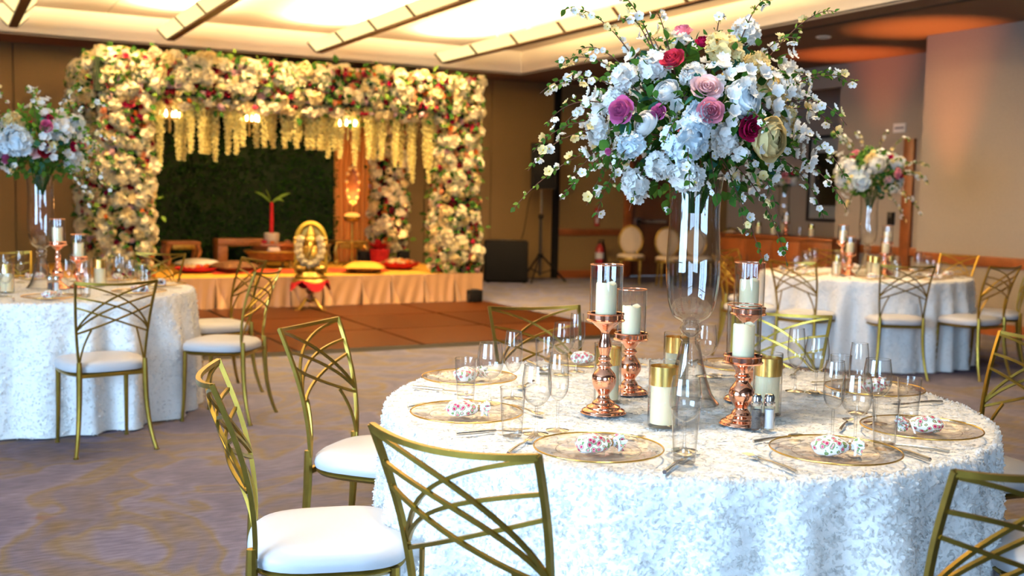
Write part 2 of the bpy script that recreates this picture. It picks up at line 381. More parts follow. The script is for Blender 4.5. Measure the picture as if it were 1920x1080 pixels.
struct(MB().box(9.62, 11.0, WALL_B-0.02, WALL_B+0.01, 0, 0.14).build('baseboard_back', M['wood'], smooth=0))
# door with wooden frame in the back wall
d = struct(MB().box(11.16, 12.06, WALL_B+0.02, WALL_B+0.08, 0.01, 2.15).build('door_1', M['wood_d'], smooth=0))
MB().bevbox(11.0, 11.16, WALL_B-0.05, WALL_B+0.1, 0, 2.25, 0.008).bevbox(12.06, 12.2, WALL_B-0.05, WALL_B+0.1, 0, 2.25, 0.008).bevbox(11.0, 12.2, WALL_B-0.05, WALL_B+0.1, 2.15, 2.28, 0.008).build('door_frame', M['wood'], d)
MB().bevbox(11.28, 11.94, WALL_B-0.05, WALL_B-0.01, 0.98, 1.05, 0.01).bevbox(11.28, 11.36, WALL_B-0.05, WALL_B+0.03, 0.95, 1.08, 0.01).build('panic_bar', M['chrome'], d)

# right side: near wall, recessed wall, opening with a room behind
struct(MB().box(WALL_R, WALL_R+1.3, WALL_F, 8.86, 0, SOF).build('wall_right', M['wall_r'], smooth=0))
struct(MB().bevbox(WALL_R-0.03, WALL_R+0.01, WALL_F, 8.87, 0.745, 0.865, 0.008).build('trim_3', M['wood']))
struct(MB().box(WALL_R-0.02, WALL_R+0.01, WALL_F, 8.87, 0, 0.14).build('baseboard_right', M['wood'], smooth=0))
struct(MB().box(REC, REC+0.15, 8.86, 11.28, 0, SOF).box(REC, REC+0.15, 11.28, WALL_B, 3.06, SOF).build('wall_recess', M['wall_r'], smooth=0))
struct(MB().bevbox(REC-0.03, REC+0.01, 9.4, 11.28, 0.735, 0.85, 0.008).build('trim_4', M['wood']))
struct(MB().bevbox(REC-0.05, REC+0.02, 9.9, 10.07, 0, 2.28, 0.01).build('trim_5', M['wood']))
struct(MB().box(13.4, 13.5, 8.86, WALL_B, 0, SOF).box(REC+0.15, 13.4, 8.76, 8.86, 0, SOF).build('wall_far_right', mat('grey_wall', (0.36, 0.30, 0.26), 0.9), smooth=0))

# walls behind and beside the camera, with tall windows
def window_wall(name, wins, along_x):
    mb = MB(); lo, hi = (WALL_L, 11.5) if along_x else (WALL_F, WALL_B); p = WALL_F if along_x else WALL_L
    def seg(a, b, z0, z1):
        if along_x: mb.box(a, b, p-0.12, p, z0, z1)
        else: mb.box(p-0.12, p, a, b, z0, z1)
    cur = lo
    for c, h in sorted(wins):
        seg(cur, c-h, 0, SOF); seg(c-h, c+h, 0, 0.5); seg(c-h, c+h, 3.0, SOF); cur = c+h
    seg(cur, hi, 0, SOF)
    struct(mb.build(name, M['wall_r'], smooth=0))
window_wall('wall_left', WIN_L, False); window_wall('wall_front', WIN_F, True)
wn = 0
for wins, ax in ((WIN_L, False), (WIN_F, True)):
    for c, h in wins:
        wn += 1; mb = MB(); p = WALL_F if ax else WALL_L
        def bar(a, b, z0, z1):
            if ax: mb.box(a, b, p-0.10, p-0.04, z0, z1)
            else: mb.box(p-0.10, p-0.04, a, b, z0, z1)
        bar(c-h, c+h, 0.5, 0.56); bar(c-h, c+h, 2.94, 3.0); bar(c-h, c-h+0.06, 0.56, 2.94); bar(c+h-0.06, c+h, 0.56, 2.94); bar(c-0.03, c+0.03, 0.56, 2.94); bar(c-h, c+h, 2.2, 2.25)
        struct(mb.build('window_%d' % wn, M['winframe'], smooth=0))

# ceiling: low soffit round a raised coffer of square panels
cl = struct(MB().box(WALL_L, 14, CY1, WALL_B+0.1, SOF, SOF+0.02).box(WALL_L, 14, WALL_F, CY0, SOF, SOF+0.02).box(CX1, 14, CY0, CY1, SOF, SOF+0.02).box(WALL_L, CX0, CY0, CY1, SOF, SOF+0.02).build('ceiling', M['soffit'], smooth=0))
struct(MB().box(CX0, CX1, CY1, CY1+0.03, SOF-0.005, COF+0.02).box(CX0, CX1, CY0-0.03, CY0, SOF-0.005, COF+0.02).box(CX1, CX1+0.03, CY0-0.03, CY1+0.03, SOF-0.005, COF+0.02).box(CX0-0.03, CX0, CY0-0.03, CY1+0.03, SOF-0.005, COF+0.02).build('trim_6', mat('coffer_fascia', (0.90, 0.82, 0.66), 0.8), smooth=0))
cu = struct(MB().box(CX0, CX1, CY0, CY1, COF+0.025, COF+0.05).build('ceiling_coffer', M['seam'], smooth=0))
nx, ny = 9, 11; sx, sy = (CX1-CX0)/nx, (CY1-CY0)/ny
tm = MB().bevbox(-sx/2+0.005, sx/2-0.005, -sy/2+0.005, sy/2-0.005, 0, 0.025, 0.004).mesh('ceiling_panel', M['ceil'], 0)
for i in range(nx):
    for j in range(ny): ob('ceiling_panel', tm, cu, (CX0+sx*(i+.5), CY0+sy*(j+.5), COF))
sl = MB().box(8.68, 8.78, 6.0, 12.8, SOF-0.006, SOF+0.004).box(8.70, 8.76, 6.0, 12.8, SOF-0.01, SOF-0.004, 0)
tag(sl.build('slot_vent', M['seam'], smooth=0), 'long dark slot vent in the soffit beside the coffer', 'vent')
def disc(name, label, cat, x, y, z, r, m, group=None):
    t = thing(name, label, cat, (x, y, z), 0, group)
    MB().lathe([(r, 0.004), (r, -0.006), (r*0.86, -0.012), (r*0.8, -0.004)], 24).build('trim_ring', M['ceil'], t)
    MB().lathe([(r*0.8, -0.004), (0.001, 0.0)], 24).build('lens' if m is not M['seam'] else 'grille', m, t)
    return t
for i, (x, y, L) in enumerate([(1.75, 12.1, 'leftmost recessed downlight near the back edge of the coffer'), (3.65, 12.0, 'recessed downlight between the two left ceiling light bars'), (5.6, 12.2, 'recessed downlight between the two right ceiling light bars'), (5.7, 10.8, 'recessed downlight nearer the camera between the right light bars'), (7.3, 13.1, 'recessed downlight right of the rightmost light bar')]):
    t = disc('recessed_light', L, 'ceiling light', x, y, COF-0.002, 0.09, M['can'], 'recessed downlights in the coffer')
    l = light('downlight', 'SPOT', (0, 0, -0.03), (0, 0.5, -2), 600, (1.0, 0.68, 0.35), spot_size=1.7, spot_blend=0.7, shadow_soft_size=0.06); l.parent = t
for x, y, L in [(2.0, 2.5, 'added unseen downlight straight above the near table, brightening its top'), (1.1, 3.3, 'added unseen downlight above the left chairs of the near table'), (0.9, 7.4, 'added unseen downlight brightening the left table top'), (7.3, 7.1, 'added unseen downlight brightening the right table top')]:  # out-of-view fill lamps, added to brighten the table tops from above
    t = disc('recessed_light', L, 'ceiling light', x, y, COF-0.002, 0.09, M['can'], 'recessed downlights in the coffer')
    l = light('downlight', 'SPOT', (0, 0, -0.03), (0, 0, -2), 380, (1.0, 0.76, 0.48), spot_size=0.85, spot_blend=0.9, shadow_soft_size=0.08); l.parent = t
disc('ceiling_speaker', 'round grey ceiling speaker right of the rightmost light bar', 'speaker', 7.6, 11.6, COF-0.002, 0.16, M['seam'])
disc('ceiling_speaker', 'round ceiling speaker near the right back corner of the coffer', 'speaker', 7.55, 14.0, COF-0.002, 0.13, M['seam'])
disc('recessed_light', 'unlit recessed downlight in the soffit by the orange glow', 'ceiling light', 9.3, 9.6, SOF-0.002, 0.09, M['seam'])

# long light bars
FIX = [(0.84, 'light bar at the upper left corner seen end-on'), (2.66, 'light bar second from left above the flower arch'), (4.62, 'light bar third from left above the arch'), (6.5, 'rightmost long light bar by the coffer edge')]
SEG = 1.15; NSEG = 8; FY = 14.25
wingL = MB().add([(-0.055, 0.03, 3.335), (-0.055, SEG-0.03, 3.335), (-0.16, SEG-0.03, 3.44), (-0.16, 0.03, 3.44), (-0.05, 0.03, 3.347), (-0.05, SEG-0.03, 3.347), (-0.15, SEG-0.03, 3.452), (-0.15, 0.03, 3.452)], [(0, 1, 2, 3), (7, 6, 5, 4), (0, 3, 7, 4), (1, 5, 6, 2), (0, 4, 5, 1), (3, 2, 6, 7)]).mesh('diffuser', M['frost'], 0)
wingR = MB().add([(0.055, 0.03, 3.335), (0.055, SEG-0.03, 3.335), (0.16, SEG-0.03, 3.44), (0.16, 0.03, 3.44), (0.05, 0.03, 3.347), (0.05, SEG-0.03, 3.347), (0.15, SEG-0.03, 3.452), (0.15, 0.03, 3.452)], [(3, 2, 1, 0), (4, 5, 6, 7), (4, 7, 3, 0), (2, 6, 5, 1), (1, 5, 4, 0), (7, 6, 2, 3)]).mesh('diffuser', M['frost'], 0)
spine = MB().bevbox(-0.05, 0.05, 0, SEG*NSEG, 3.315, 3.47, 0.006).mesh('spine', M['bronze'], 0)
div = {s: MB().cbox((s*0.107, 0, 3.392), (0.155, 0.05, 0.025), Matrix.Rotation(-s*math.radians(45), 4, 'Y')).mesh('divider', M['bronze'], 0) for s in (-1, 1)}
rod = MB().tube([(0, 0, 3.46), (0, 0, COF)], 0.01, 6).mesh('hanger_rod', M['bronze'])
for x, L in FIX:
    t = thing('light_bar', L, 'ceiling light', (x, FY-SEG*NSEG, 0), 0, 'long hanging light bars in the coffer')
    ob('spine', spine, t)
    for k in range(NSEG):
        ob('diffuser', wingL, t, (0, SEG*k, 0)); ob('diffuser', wingR, t, (0, SEG*k, 0))
    for k in range(NSEG+1):
        for s in (-1, 1): ob('divider', div[s], t, (0, min(max(SEG*k, 0.02), SEG*NSEG-0.02), 0))
    for k in (1, 4, 7): ob('hanger_rod', rod, t, (0, SEG*k-0.5, 0))
    l = light('uplight_tube', 'AREA', (0, SEG*NSEG/2, 3.50), (0, SEG*NSEG/2, 9), 1500, (1.0, 0.70, 0.36), shape='RECTANGLE', size=0.3, size_y=SEG*NSEG-0.3)
    l.rotation_euler = (PI, 0, 0); l.parent = t

# dance floor: 4 ft wooden panels with black edging
df = thing('dance_floor', 'portable dance floor of dark brown wood panels with black edging', 'dance floor', (0, 0, 0))
DX1, DY0 = 6.42, 9.1
dm = MB().bevbox(0.02, 1.20, 0.02, 1.20, 0.0, 0.025, 0.003).mesh('floor_panel', M['dance'], 0)
for i in range(6):
    for j in range(3): ob('floor_panel', dm, df, (DX1-1.22*(i+1), DY0+1.22*j, 0))
X0 = DX1-1.22*6
MB().box(X0, DX1, DY0, DY0+3.66, 0.0, 0.012).build('joint_bed', M['black'], df, smooth=0)
ed = MB()
ed.add([(X0, DY0, 0.026), (DX1+.07, DY0, 0.026), (DX1+.07, DY0-0.09, 0.002), (X0, DY0-0.09, 0.002)], [(0, 3, 2, 1)])
ed.add([(DX1, DY0, 0.026), (DX1, DY0+3.66, 0.026), (DX1+.09, DY0+3.66, 0.002), (DX1+.09, DY0-0.09, 0.002)], [(3, 2, 1, 0)])
ed.build('ramp_edge', M['black'], df, smooth=0)
# ------------------------------------------------------------------ gold lattice-back chairs
def bez2(p0, p1, p2, n):
    t = np.linspace(0, 1, n)[:, None]
    return (1-t)**2*np.array(p0, float)+2*t*(1-t)*np.array(p1, float)+t**2*np.array(p2, float)
def bez3(p0, p1, p2, p3, n):
    t = np.linspace(0, 1, n)[:, None]
    return (1-t)**3*np.array(p0, float)+3*t*(1-t)**2*np.array(p1, float)+3*t**2*(1-t)*np.array(p2, float)+t**3*np.array(p3, float)
ZS, ZT = 0.445, 0.93
def c_hw(z): return 0.168+0.042*(z-ZS)/(ZT-ZS)
def c_y(x, z):
    s = (z-ZS)/(ZT-ZS); b = 1-(x/c_hw(z))**2
    return 0.185+0.02*math.sin(s*PI)*-1+0.10*s**1.4+0.045*max(b, 0)
def chair_parts():
    P = []
    # seat: domed cushion
    mb = MB(); n = 40; a = np.arange(n)*2*PI/n
    def outline(k):
        c, s_ = np.cos(a), np.sin(a)
        ex = 0.62
        x = np.sign(c)*np.abs(c)**ex*0.225*(1-0.06*np.sin(a)); y = np.sign(s_)*np.abs(s_)**ex*0.215
        return np.stack([x*k, y*k-0.01], 1)
    rings = []
    for k, z in ((0.90, 0.437), (0.985, 0.442), (1.0, 0.458), (0.975, 0.477), (0.90, 0.491), (0.72, 0.500), (0.45, 0.505), (0.15, 0.507), (0.001, 0.507)):
        o = outline(k); rings.append(np.concatenate([o, np.full((n, 1), z)], 1))
    mb.grid(np.stack(rings, 1), 0, cu=True); mb.add(rings[0], [tuple(range(n-1, -1, -1))])
    P.append(('seat', mb.mesh('seat', M['seat'], 60)))
    fr = MB()
    o = outline(0.93); fr.tube(np.concatenate([np.concatenate([o, o[:1]]), np.full((n+1, 1), 0.428)], 1), 0.011, 4)
    fr.cbox((0, 0.19, 0.425), (0.33, 0.018, 0.02))
    P.append(('seat_frame', fr.mesh('seat_frame', M['gold'], 30)))
    for s in (-1, 1):
        leg = MB().tube(bez3((s*0.172, 0.192, 0.50), (s*0.172, 0.19, 0.30), (s*0.178, 0.20, 0.15), (s*0.212, 0.255, 0.0), 9), [0.013, 0.016, 0.0155, 0.015, 0.014, 0.013, 0.012, 0.011, 0.011], 8)
        leg.tube([(s*0.211, 0.254, 0.0), (s*0.211, 0.254, 0.012)], 0.014, 8)
        P.append(('leg', leg.mesh('rear_leg', M['gold'])))
        leg = MB().tube(bez3((s*0.185, -0.175, 0.435), (s*0.185, -0.178, 0.3), (s*0.186, -0.18, 0.15), (s*0.19, -0.195, 0.0), 6), [0.014, 0.014, 0.013, 0.012, 0.011, 0.010], 8)
        leg.tube([(s*0.19, -0.195, 0.0), (s*0.19, -0.195, 0.012)], 0.013, 8)
        P.append(('leg', leg.mesh('front_leg', M['gold'])))
        zz = np.linspace(ZS+0.03, ZT+0.004, 12)
        P.append(('back_post', MB().tube([(s*c_hw(z), c_y(s*c_hw(z), z), z) for z in zz], 0.009, 4, twist=PI/4).mesh('back_post', M['gold'], 20)))
    xs = np.linspace(-1, 1, 17)
    P.append(('top_rail', MB().tube([(x*c_hw(ZT), c_y(x*c_hw(ZT), ZT), ZT-0.012*(1-x*x)) for x in xs], 0.009, 4, twist=PI/4).mesh('top_rail', M['gold'], 20)))
    for s in (-1, 1):
        for z0, z1, cxr, cz in ((ZT-0.008, 0.675, -0.10, 0.86), (0.850, 0.668, -0.10, 0.795), (0.795, 0.652, 0.0, 0.725)):
            c = bez2((c_hw(z0)*0.98, z0), (cxr, cz), (-c_hw(z1)*0.98, z1), 15)
            path = [(s*x, c_y(x, z)+0.004*s, z) for x, z in c]
            P.append(('lattice_bar', MB().tube(path, 0.0064, 4, twist=PI/4).mesh('lattice_bar', M['gold'], 20)))
        q = bez2((0.166, 0.50), (0.155, 0.58), (0.118, 0.672), 7)
        P.append(('strut', MB().tube([(s*x, c_y(x, z)-0.045*max(0, 1-(x/c_hw(z))**2)*(1-(z-0.5)/0.17), z) for x, z in q], 0.006, 4, twist=PI/4).mesh('strut', M['gold'], 20)))
    return P
CHAIR = chair_parts()
def ring_chair(C, ang, r, label, group, head=None):
    t = math.radians(ang)
    # back sits ~0.27 behind the seat centre
    h = math.radians(ang if head is None else head)
    return put(CHAIR, 'lattice_chair', label, 'chair', (C[0]+r*math.cos(t)-0.30*math.cos(h), C[1]+r*math.sin(t)-0.30*math.sin(h), 0), h-PI/2, group)
CN, CL, CR = (2.07, 2.70), (0.58, 7.42), (7.5, 7.1)
g = 'gold lattice chairs round the near table'
for a, r, L in [(174, 1.45, 'gold lattice chair with its back edge-on, at the left of the near table'),
             (128, 1.42, 'gold lattice chair with white seat, left of the near table facing the dance floor side'),
             (214.5, 1.46, 'large gold lattice chair back in the bottom foreground left of the near plates'),
             (80, 1.42, 'gold lattice chair behind the near table against the dance floor'),
             (35, 1.42, 'gold lattice chair behind the near table beyond the right wine glasses'),
             (260, 1.49, 'gold lattice chair cut by the bottom right corner of the photo'),
             (306, 1.44, 'gold chair whose white seat shows through the bottom right chair back'),
             (352, 1.52, 'gold lattice chair cut by the right edge beside the near table')]:
    ring_chair(CN, a, r, L, g, {174: 165, 128: 132, 214.5: 206}.get(a))
g = 'gold lattice chairs round the left table'
for a, r, L in [(279, 1.55, 'gold lattice chair with white seat standing before the left tablecloth, back to camera'),
             (323, 1.53, 'gold lattice chair seen sideways at the right end of the left table'),
             (9, 1.45, 'gold lattice chair half hidden behind the sideways chair, before the stage skirt'),
             (50, 1.45, 'gold lattice chair behind the left table near the flower column'),
             (97, 1.45, 'gold chair behind the left table at the far left edge')]:
    ring_chair(CL, a, r, L, g)
g = 'gold lattice chairs round the right table'
for a, r, L in [(238, 1.33, 'gold lattice chair with back to camera before the right tablecloth'),
             (199, 1.38, 'gold lattice chair before the left half of the right tablecloth, behind the candle glasses'),
             (274, 1.42, 'gold lattice chair seen sideways at the right of the right table, nearest the camera'),
             (310, 1.42, 'gold chair behind the sideways chair at the right edge'),
             (4, 1.42, 'yellow gold chair back against the wood rail behind the right table'),
             (58, 1.42, 'gold chair behind the candles at the back of the right table'),
             (112, 1.42, 'gold chair at the back of the right table before the wooden sideboard'),
             (164, 1.42, 'gold chair at the left side of the right table beside the tall vase')]:
    ring_chair(CR, a, r, L, g)

# ------------------------------------------------------------------ rosette tablecloths
ZC = 0.765
def tablecloth(C, label, seed, nth, nz, nflake, R=0.915):
    rng = np.random.default_rng(seed)
    ph = rng.uniform(0, 2*PI, 8); nf = 23
    def fold(th):
        w_ = th+0.05*np.sin(3*th+ph[0])+0.035*np.sin(7*th+ph[1])
        f = np.cos(nf*w_+ph[2]); amp = 0.65+0.35*np.sin(5*th+ph[3])
        return f*amp
    def surf(th, s):          # s 0..1 top centre -> rim (0.5) -> hem (1)
        th = np.asarray(th); s = np.asarray(s)
        top = s < 0.5
        r_t = s/0.5*R; d = np.clip((s-0.5)/0.5, 0, 1)
        er = 0.018
        r_s = R+er*np.sin(np.clip(d*18, 0, PI/2))+0.03*d**0.8+0.066*np.minimum(d*2.4, 1)*(fold(th)*0.9+0.25*np.sin(2*th+ph[4]))
        z_s = ZC-er*(1-np.cos(np.clip(d*18, 0, PI/2)))-(ZC-er-0.008)*np.clip((d-0.04)/0.96, 0, 1)
        r = np.where(top, r_t, r_s); z = np.where(top, ZC, z_s)
        # rosette bulges
        bl = 0.004*(np.sin(r*np.cos(th)*70+1.3*np.sin(r*np.sin(th)*50))*np.sin(r*np.sin(th)*66))*top+0.004*np.sin(th*68+2*np.sin(z*40))*np.sin(z*75)*(~top)
        r = r+np.where(top, 0, bl); z = z+np.where(top, bl*0.6*(r_t > 0.02), 0)
        return np.stack([r*np.cos(th), r*np.sin(th), z], -1)
    th = np.arange(nth)*2*PI/nth
    ss = np.concatenate([np.linspace(0.002, 0.5, nz//3), 0.5+0.5*np.linspace(0.004, 1, nz-nz//3)**1.15])
    TH, S = np.meshgrid(th, ss, indexing='ij')
    t = thing('tablecloth', label, 'tablecloth', (C[0], C[1], 0), 0, 'white rosette tablecloths')
    mb = MB(); P = surf(TH, S); mb.grid(P[:, ::-1], 0, cu=True)
    mb.build('cloth', M['cloth'], t, smooth=180)
    # curled fabric petals sewn all over
    n = nflake; top = rng.random(n) < 0.36
    s = np.where(top, 0.5*np.sqrt(rng.random(n)), 0.5+0.5*rng.random(n)); tt = rng.uniform(0, 2*PI, n)
    e = 1e-3
    p = surf(tt, s); du = surf(tt+e, s)-p; dv = surf(tt, np.clip(s+e, 0, 1))-surf(tt, np.clip(s-e, 0, 1))
    du /= np.linalg.norm(du, axis=1)[:, None]+1e-9; dv /= np.linalg.norm(dv, axis=1)[:, None]+1e-9
    nn = np.cross(dv, du); nn /= np.linalg.norm(nn, axis=1)[:, None]+1e-9
    sg = np.sign((nn*np.where(top[:, None], np.array([0, 0, 1.0]), p*np.array([1, 1, 0]))).sum(1)); nn *= sg[:, None]
    a = rng.uniform(0, 2*PI, n)[:, None]; A = du*np.cos(a)+dv*np.sin(a); B = -du*np.sin(a)+dv*np.cos(a)
    L = rng.uniform(0.008, 0.017, n)[:, None]; W = rng.uniform(0.005, 0.009, n)[:, None]; H = rng.uniform(0.003, 0.011, n)[:, None]
    H = np.where(top[:, None], H*0.35, H)
    rows = [(-1, 0.0, -0.001), (-0.3, 0.55, 0.75), (0.45, 0.9, 0.95), (1, 0.5, 0.35)]
    V = []
    for x, b, h in rows:
        V.append(p+A*L*0.5*x-B*W*0.35+nn*H*h*0.25); V.append(p+A*L*0.5*x+B*W*(b*0.6)+nn*H*h)
    V = np.stack(V, 1).reshape(-1, 3)
    k = np.arange(n)*8
    F = np.concatenate([np.stack([k+0+2*i, k+1+2*i, k+3+2*i, k+2+2*i], 1) for i in range(3)])
    me = bpy.data.meshes.new('rosette_petals'); me.from_pydata(V.tolist(), [], F.tolist()); me.materials.append(M['cloth_f'])
    me.polygons.foreach_set('use_smooth', [True]*len(me.polygons)); me.update()
    o = ob('rosette_petals', me, t); o['kind'] = 'stuff'
    return t
tablecloth(CN, 'white rosette tablecloth on the near round table', 3, 620, 150, 64000)
tablecloth(CL, 'white rosette tablecloth on the left round table', 4, 360, 80, 30000)
tablecloth(CR, 'white rosette tablecloth on the far right round table', 5, 360, 80, 30000)
ZI = 0.772      # things stand here

# ------------------------------------------------------------------ table things
def ring(r, z, rr, n=32, k=6):
    a = np.linspace(0, 2*PI, n+1); b = np.arange(k)*2*PI/k
    P = np.stack([np.outer(r+rr*np.cos(b), np.cos(a[:-1])).T, np.outer(r+rr*np.cos(b), np.sin(a[:-1])).T, np.outer(np.ones(n), z+rr*np.sin(b))], 2)
    f = [(i*k+j, ((i+1) % n)*k+j, ((i+1) % n)*k+(j+1) % k, i*k+(j+1) % k) for i in range(n) for j in range(k)]
    return P.reshape(-1, 3), f
def spro(pr, k=3):
    p = np.array([pr[0]]+list(pr)+[pr[-1]], float); out = []
    for i in range(1, len(p)-2):
        for t in np.arange(k)/k:
            out.append(tuple(0.5*((2*p[i])+(-p[i-1]+p[i+1])*t+(2*p[i-1]-5*p[i]+4*p[i+1]-p[i+2])*t*t+(-p[i-1]+3*p[i]-3*p[i+1]+p[i+2])*t**3)))
    out.append(tuple(p[-1])); return [(max(r, 0.0005), z) for r, z in out]
def candle_holder(h, tall):
    k = h/0.275
    if tall:
        pr = [(0.001, 0), (0.064, 0), (0.066, 0.004), (0.063, 0.010), (0.052, 0.015), (0.050, 0.02), (0.036, 0.027), (0.033, 0.033), (0.021, 0.042), (0.0165, 0.055), (0.021, 0.064), (0.031, 0.078), (0.0365, 0.098), (0.034, 0.116), (0.021, 0.132), (0.018, 0.137), (0.024, 0.143), (0.019, 0.15), (0.0155, 0.156), (0.020, 0.163), (0.0145, 0.172), (0.018, 0.190), (0.020, 0.203), (0.0145, 0.226), (0.0125, 0.242), (0.018, 0.252), (0.030, 0.262), (0.040, 0.272), (0.044, 0.278)]
    else:
        pr = [(0.001, 0), (0.058, 0), (0.060, 0.004), (0.056, 0.010), (0.045, 0.015), (0.042, 0.02), (0.030, 0.027), (0.026, 0.035), (0.018, 0.046), (0.022, 0.055), (0.034, 0.072), (0.037, 0.088), (0.032, 0.105), (0.020, 0.122), (0.018, 0.13), (0.023, 0.138), (0.0175, 0.148), (0.022, 0.158), (0.03, 0.168), (0.042, 0.176), (0.044, 0.178)]
    P = [('stand', MB().lathe(spro(pr), 28).mesh('stand', M['copper'], 180))]
    z = pr[-1][1]
    P.append(('tray', MB().lathe([(0.02, z-0.002), (0.056, z-0.001), (0.058, z+0.003), (0.054, z+0.006), (0.054, z+0.019), (0.0565, z+0.021), (0.0545, z+0.024), (0.051, z+0.023), (0.051, z+0.006), (0.001, z+0.005)], 32).mesh('tray', M['copper'], 40)))
    P.append(('glass_shade', MB().lathe([(0.0485, z+0.007), (0.0485, z+0.166)], 48).mesh('glass_shade', M['glass'])))
    v, f = ring(0.0485, z+0.167, 0.0022); P.append(('copper_rim', MB().add(v, f).mesh('copper_rim', M['copper'], 180)))
    n = 24; a = np.arange(n)*2*PI/n; zt = z+0.112+0.0035*np.sin(2*a+1)+0.002*np.sin(5*a)
    rings = [np.stack([0.031*np.cos(a), 0.031*np.sin(a), np.full(n, z+0.006)], 1), np.stack([0.031*np.cos(a), 0.031*np.sin(a), zt-0.002], 1), np.stack([0.0295*np.cos(a), 0.0295*np.sin(a), zt], 1), np.stack([0.024*np.cos(a), 0.024*np.sin(a), zt*0+z+0.107], 1), np.stack([0.001*np.cos(a), 0.001*np.sin(a), zt*0+z+0.105], 1)]
    P.append(('candle', MB().grid(np.stack(rings, 1), 0, cu=True).mesh('candle', M['candle'], 50), [('wick', MB().tube([(0, 0, z+0.104), (0.001, 0, z+0.116)], 0.0012, 5).mesh('wick', M['wick']))]))
    return P
CH_T = candle_holder(0.275, True); CH_S = candle_holder(0.175, False)
def cyl_candle():
    P = [('glass_cylinder', MB().lathe([(0.001, 0.0), (0.043, 0.0), (0.0435, 0.004), (0.0435, 0.185)], 48).mesh('glass_cylinder', M['glass']))]
    v, f = ring(0.0425, 0.185, 0.0012); P[0] = (P[0][0], P[0][1], [('rim', MB().add(v, f).mesh('rim', M['glass'], 180))])
    P.append(('gold_band', MB().lathe([(0.0412, 0.118), (0.0412, 0.172)], 36).mesh('gold_band', M['goldmir'], 180)))
    P.append(('candle', MB().lathe([(0.001, 0.008), (0.036, 0.008), (0.036, 0.128), (0.033, 0.131), (0.028, 0.126), (0.001, 0.124)], 28).mesh('pillar_candle', M['candle'], 50), [('wick', MB().tube([(0, 0, 0.123), (0.001, 0, 0.135)], 0.0012, 5).mesh('wick', M['wick']))]))
    return P
CYL = cyl_candle()
def tumbler():
    v, f = ring(0.0345, 0.132, 0.0009)
    return [('glass_body', MB().lathe([(0.001, 0.0), (0.026, 0.0), (0.0275, 0.003), (0.029, 0.03), (0.035, 0.132)], 40).lathe([(0.0275, 0.016), (0.001, 0.014)], 32).add(v, f).mesh('tumbler_body', M['glass']))]
def stemglass(bowl, foot, rimr, h):
    v, f = ring(rimr, h, 0.0009)
    b = MB().lathe(spro(bowl), 36).add(v, f)
    return [('bowl', b.mesh('bowl', M['glass'])), ('stem', MB().lathe([(0.004, bowl[0][1]+0.003), (0.0045, bowl[0][1]-0.006), (0.0033, bowl[0][1]-0.03), (0.0036, 0.022), (0.006, 0.009), (0.012, 0.005)], 14).mesh('stem', M['glass'])), ('foot', MB().lathe([(0.010, 0.0055), (foot*0.6, 0.004), (foot, 0.0015), (foot, 0.0), (0.001, 0.0)], 28).mesh('foot', M['glass']))]
GOB = stemglass([(0.001, 0.075), (0.012, 0.078), (0.027, 0.09), (0.0375, 0.108), (0.0405, 0.128), (0.0395, 0.155), (0.0345, 0.19)], 0.034, 0.0345, 0.19)
FLU = stemglass([(0.001, 0.082), (0.009, 0.085), (0.020, 0.097), (0.0275, 0.117), (0.0290, 0.140), (0.0280, 0.18), (0.0240, 0.215)], 0.032, 0.024, 0.215)
TUM = tumbler()
def charger():
    pl = MB().lathe([(0.001, 0.004), (0.095, 0.004), (0.108, 0.010), (0.112, 0.0115), (0.160, 0.0185), (0.165, 0.019)], 56).lathe([(0.164, 0.016), (0.11, 0.008), (0.096, 0.001), (0.001, 0.001)], 56)
    v, f = ring(0.1628, 0.0190, 0.0022, 64, 6)
    v2, f2 = ring(0.1075, 0.0108, 0.0011, 48, 5)
    return [('glass_plate', pl.mesh('glass_plate', M['plateglass'], 60), [('well_ring', MB().add(v2, f2).mesh('well_ring', M['plateglass'], 180))]), ('gold_rim', MB().add(v, f).mesh('gold_rim', M['goldrim'], 180))]
PLATE = charger()
def pouch(seed):
    rng = np.random.default_rng(seed)
    nu, nv = 28, 18; u = np.linspace(0, 1, nv); a = np.arange(nu)*2*PI/nu
    rad = np.interp(u, [0, .04, .12, .3, .5, .68, .76, .80, .86, .95, 1.0], [.001, .016, .028, .034, .033, .022, .010, .009, .016, .026, .028])
    P = np.zeros((nu, nv, 3))
    for j in range(nv):
        pl = 1+0.09*np.sin(5*a+seed+u[j]*3)+0.05*np.sin(3*a+u[j]*9)+(0.22*np.sin(9*a+seed) if u[j] > 0.83 else 0)
        P[:, j, 0] = (u[j]-0.5)*0.125+0.004*np.sin(3*a)*(u[j] > .83); P[:, j, 1] = rad[j]*np.cos(a)*pl*1.05; P[:, j, 2] = np.maximum(rad[j]*np.sin(a)*pl*0.72+0.022, 0.001)
    bag = MB().grid(P[:, ::-1], 0, cu=True).mesh('bag', M['floral'], 60)
    xk = (0.78-0.5)*0.125
    v, f = ring(0.0105, 0, 0.002, 16, 5); v = np.stack([v[:, 2]+xk, v[:, 0], v[:, 1]*0.8+0.022], 1)
    tie = MB().add(v, f).mesh('twine_tie', M['twine'], 180)
    rb = MB()
    for s in (-1, 1): 
        c = bez2((xk, 0.0, 0.032), (xk+0.012, -0.03*s, 0.045), (xk+0.005, -0.045*s+0.01, 0.006), 7)
        rb.grid(np.stack([c+np.array([-.003, 0, 0]), c+np.array([.003, 0, 0.001])], 1))
    return [('bag', bag), ('twine_tie', tie), ('ribbon', rb.mesh('ribbon', M['ribbon'], 180))]
POUCH = [pouch(i) for i in range(3)]
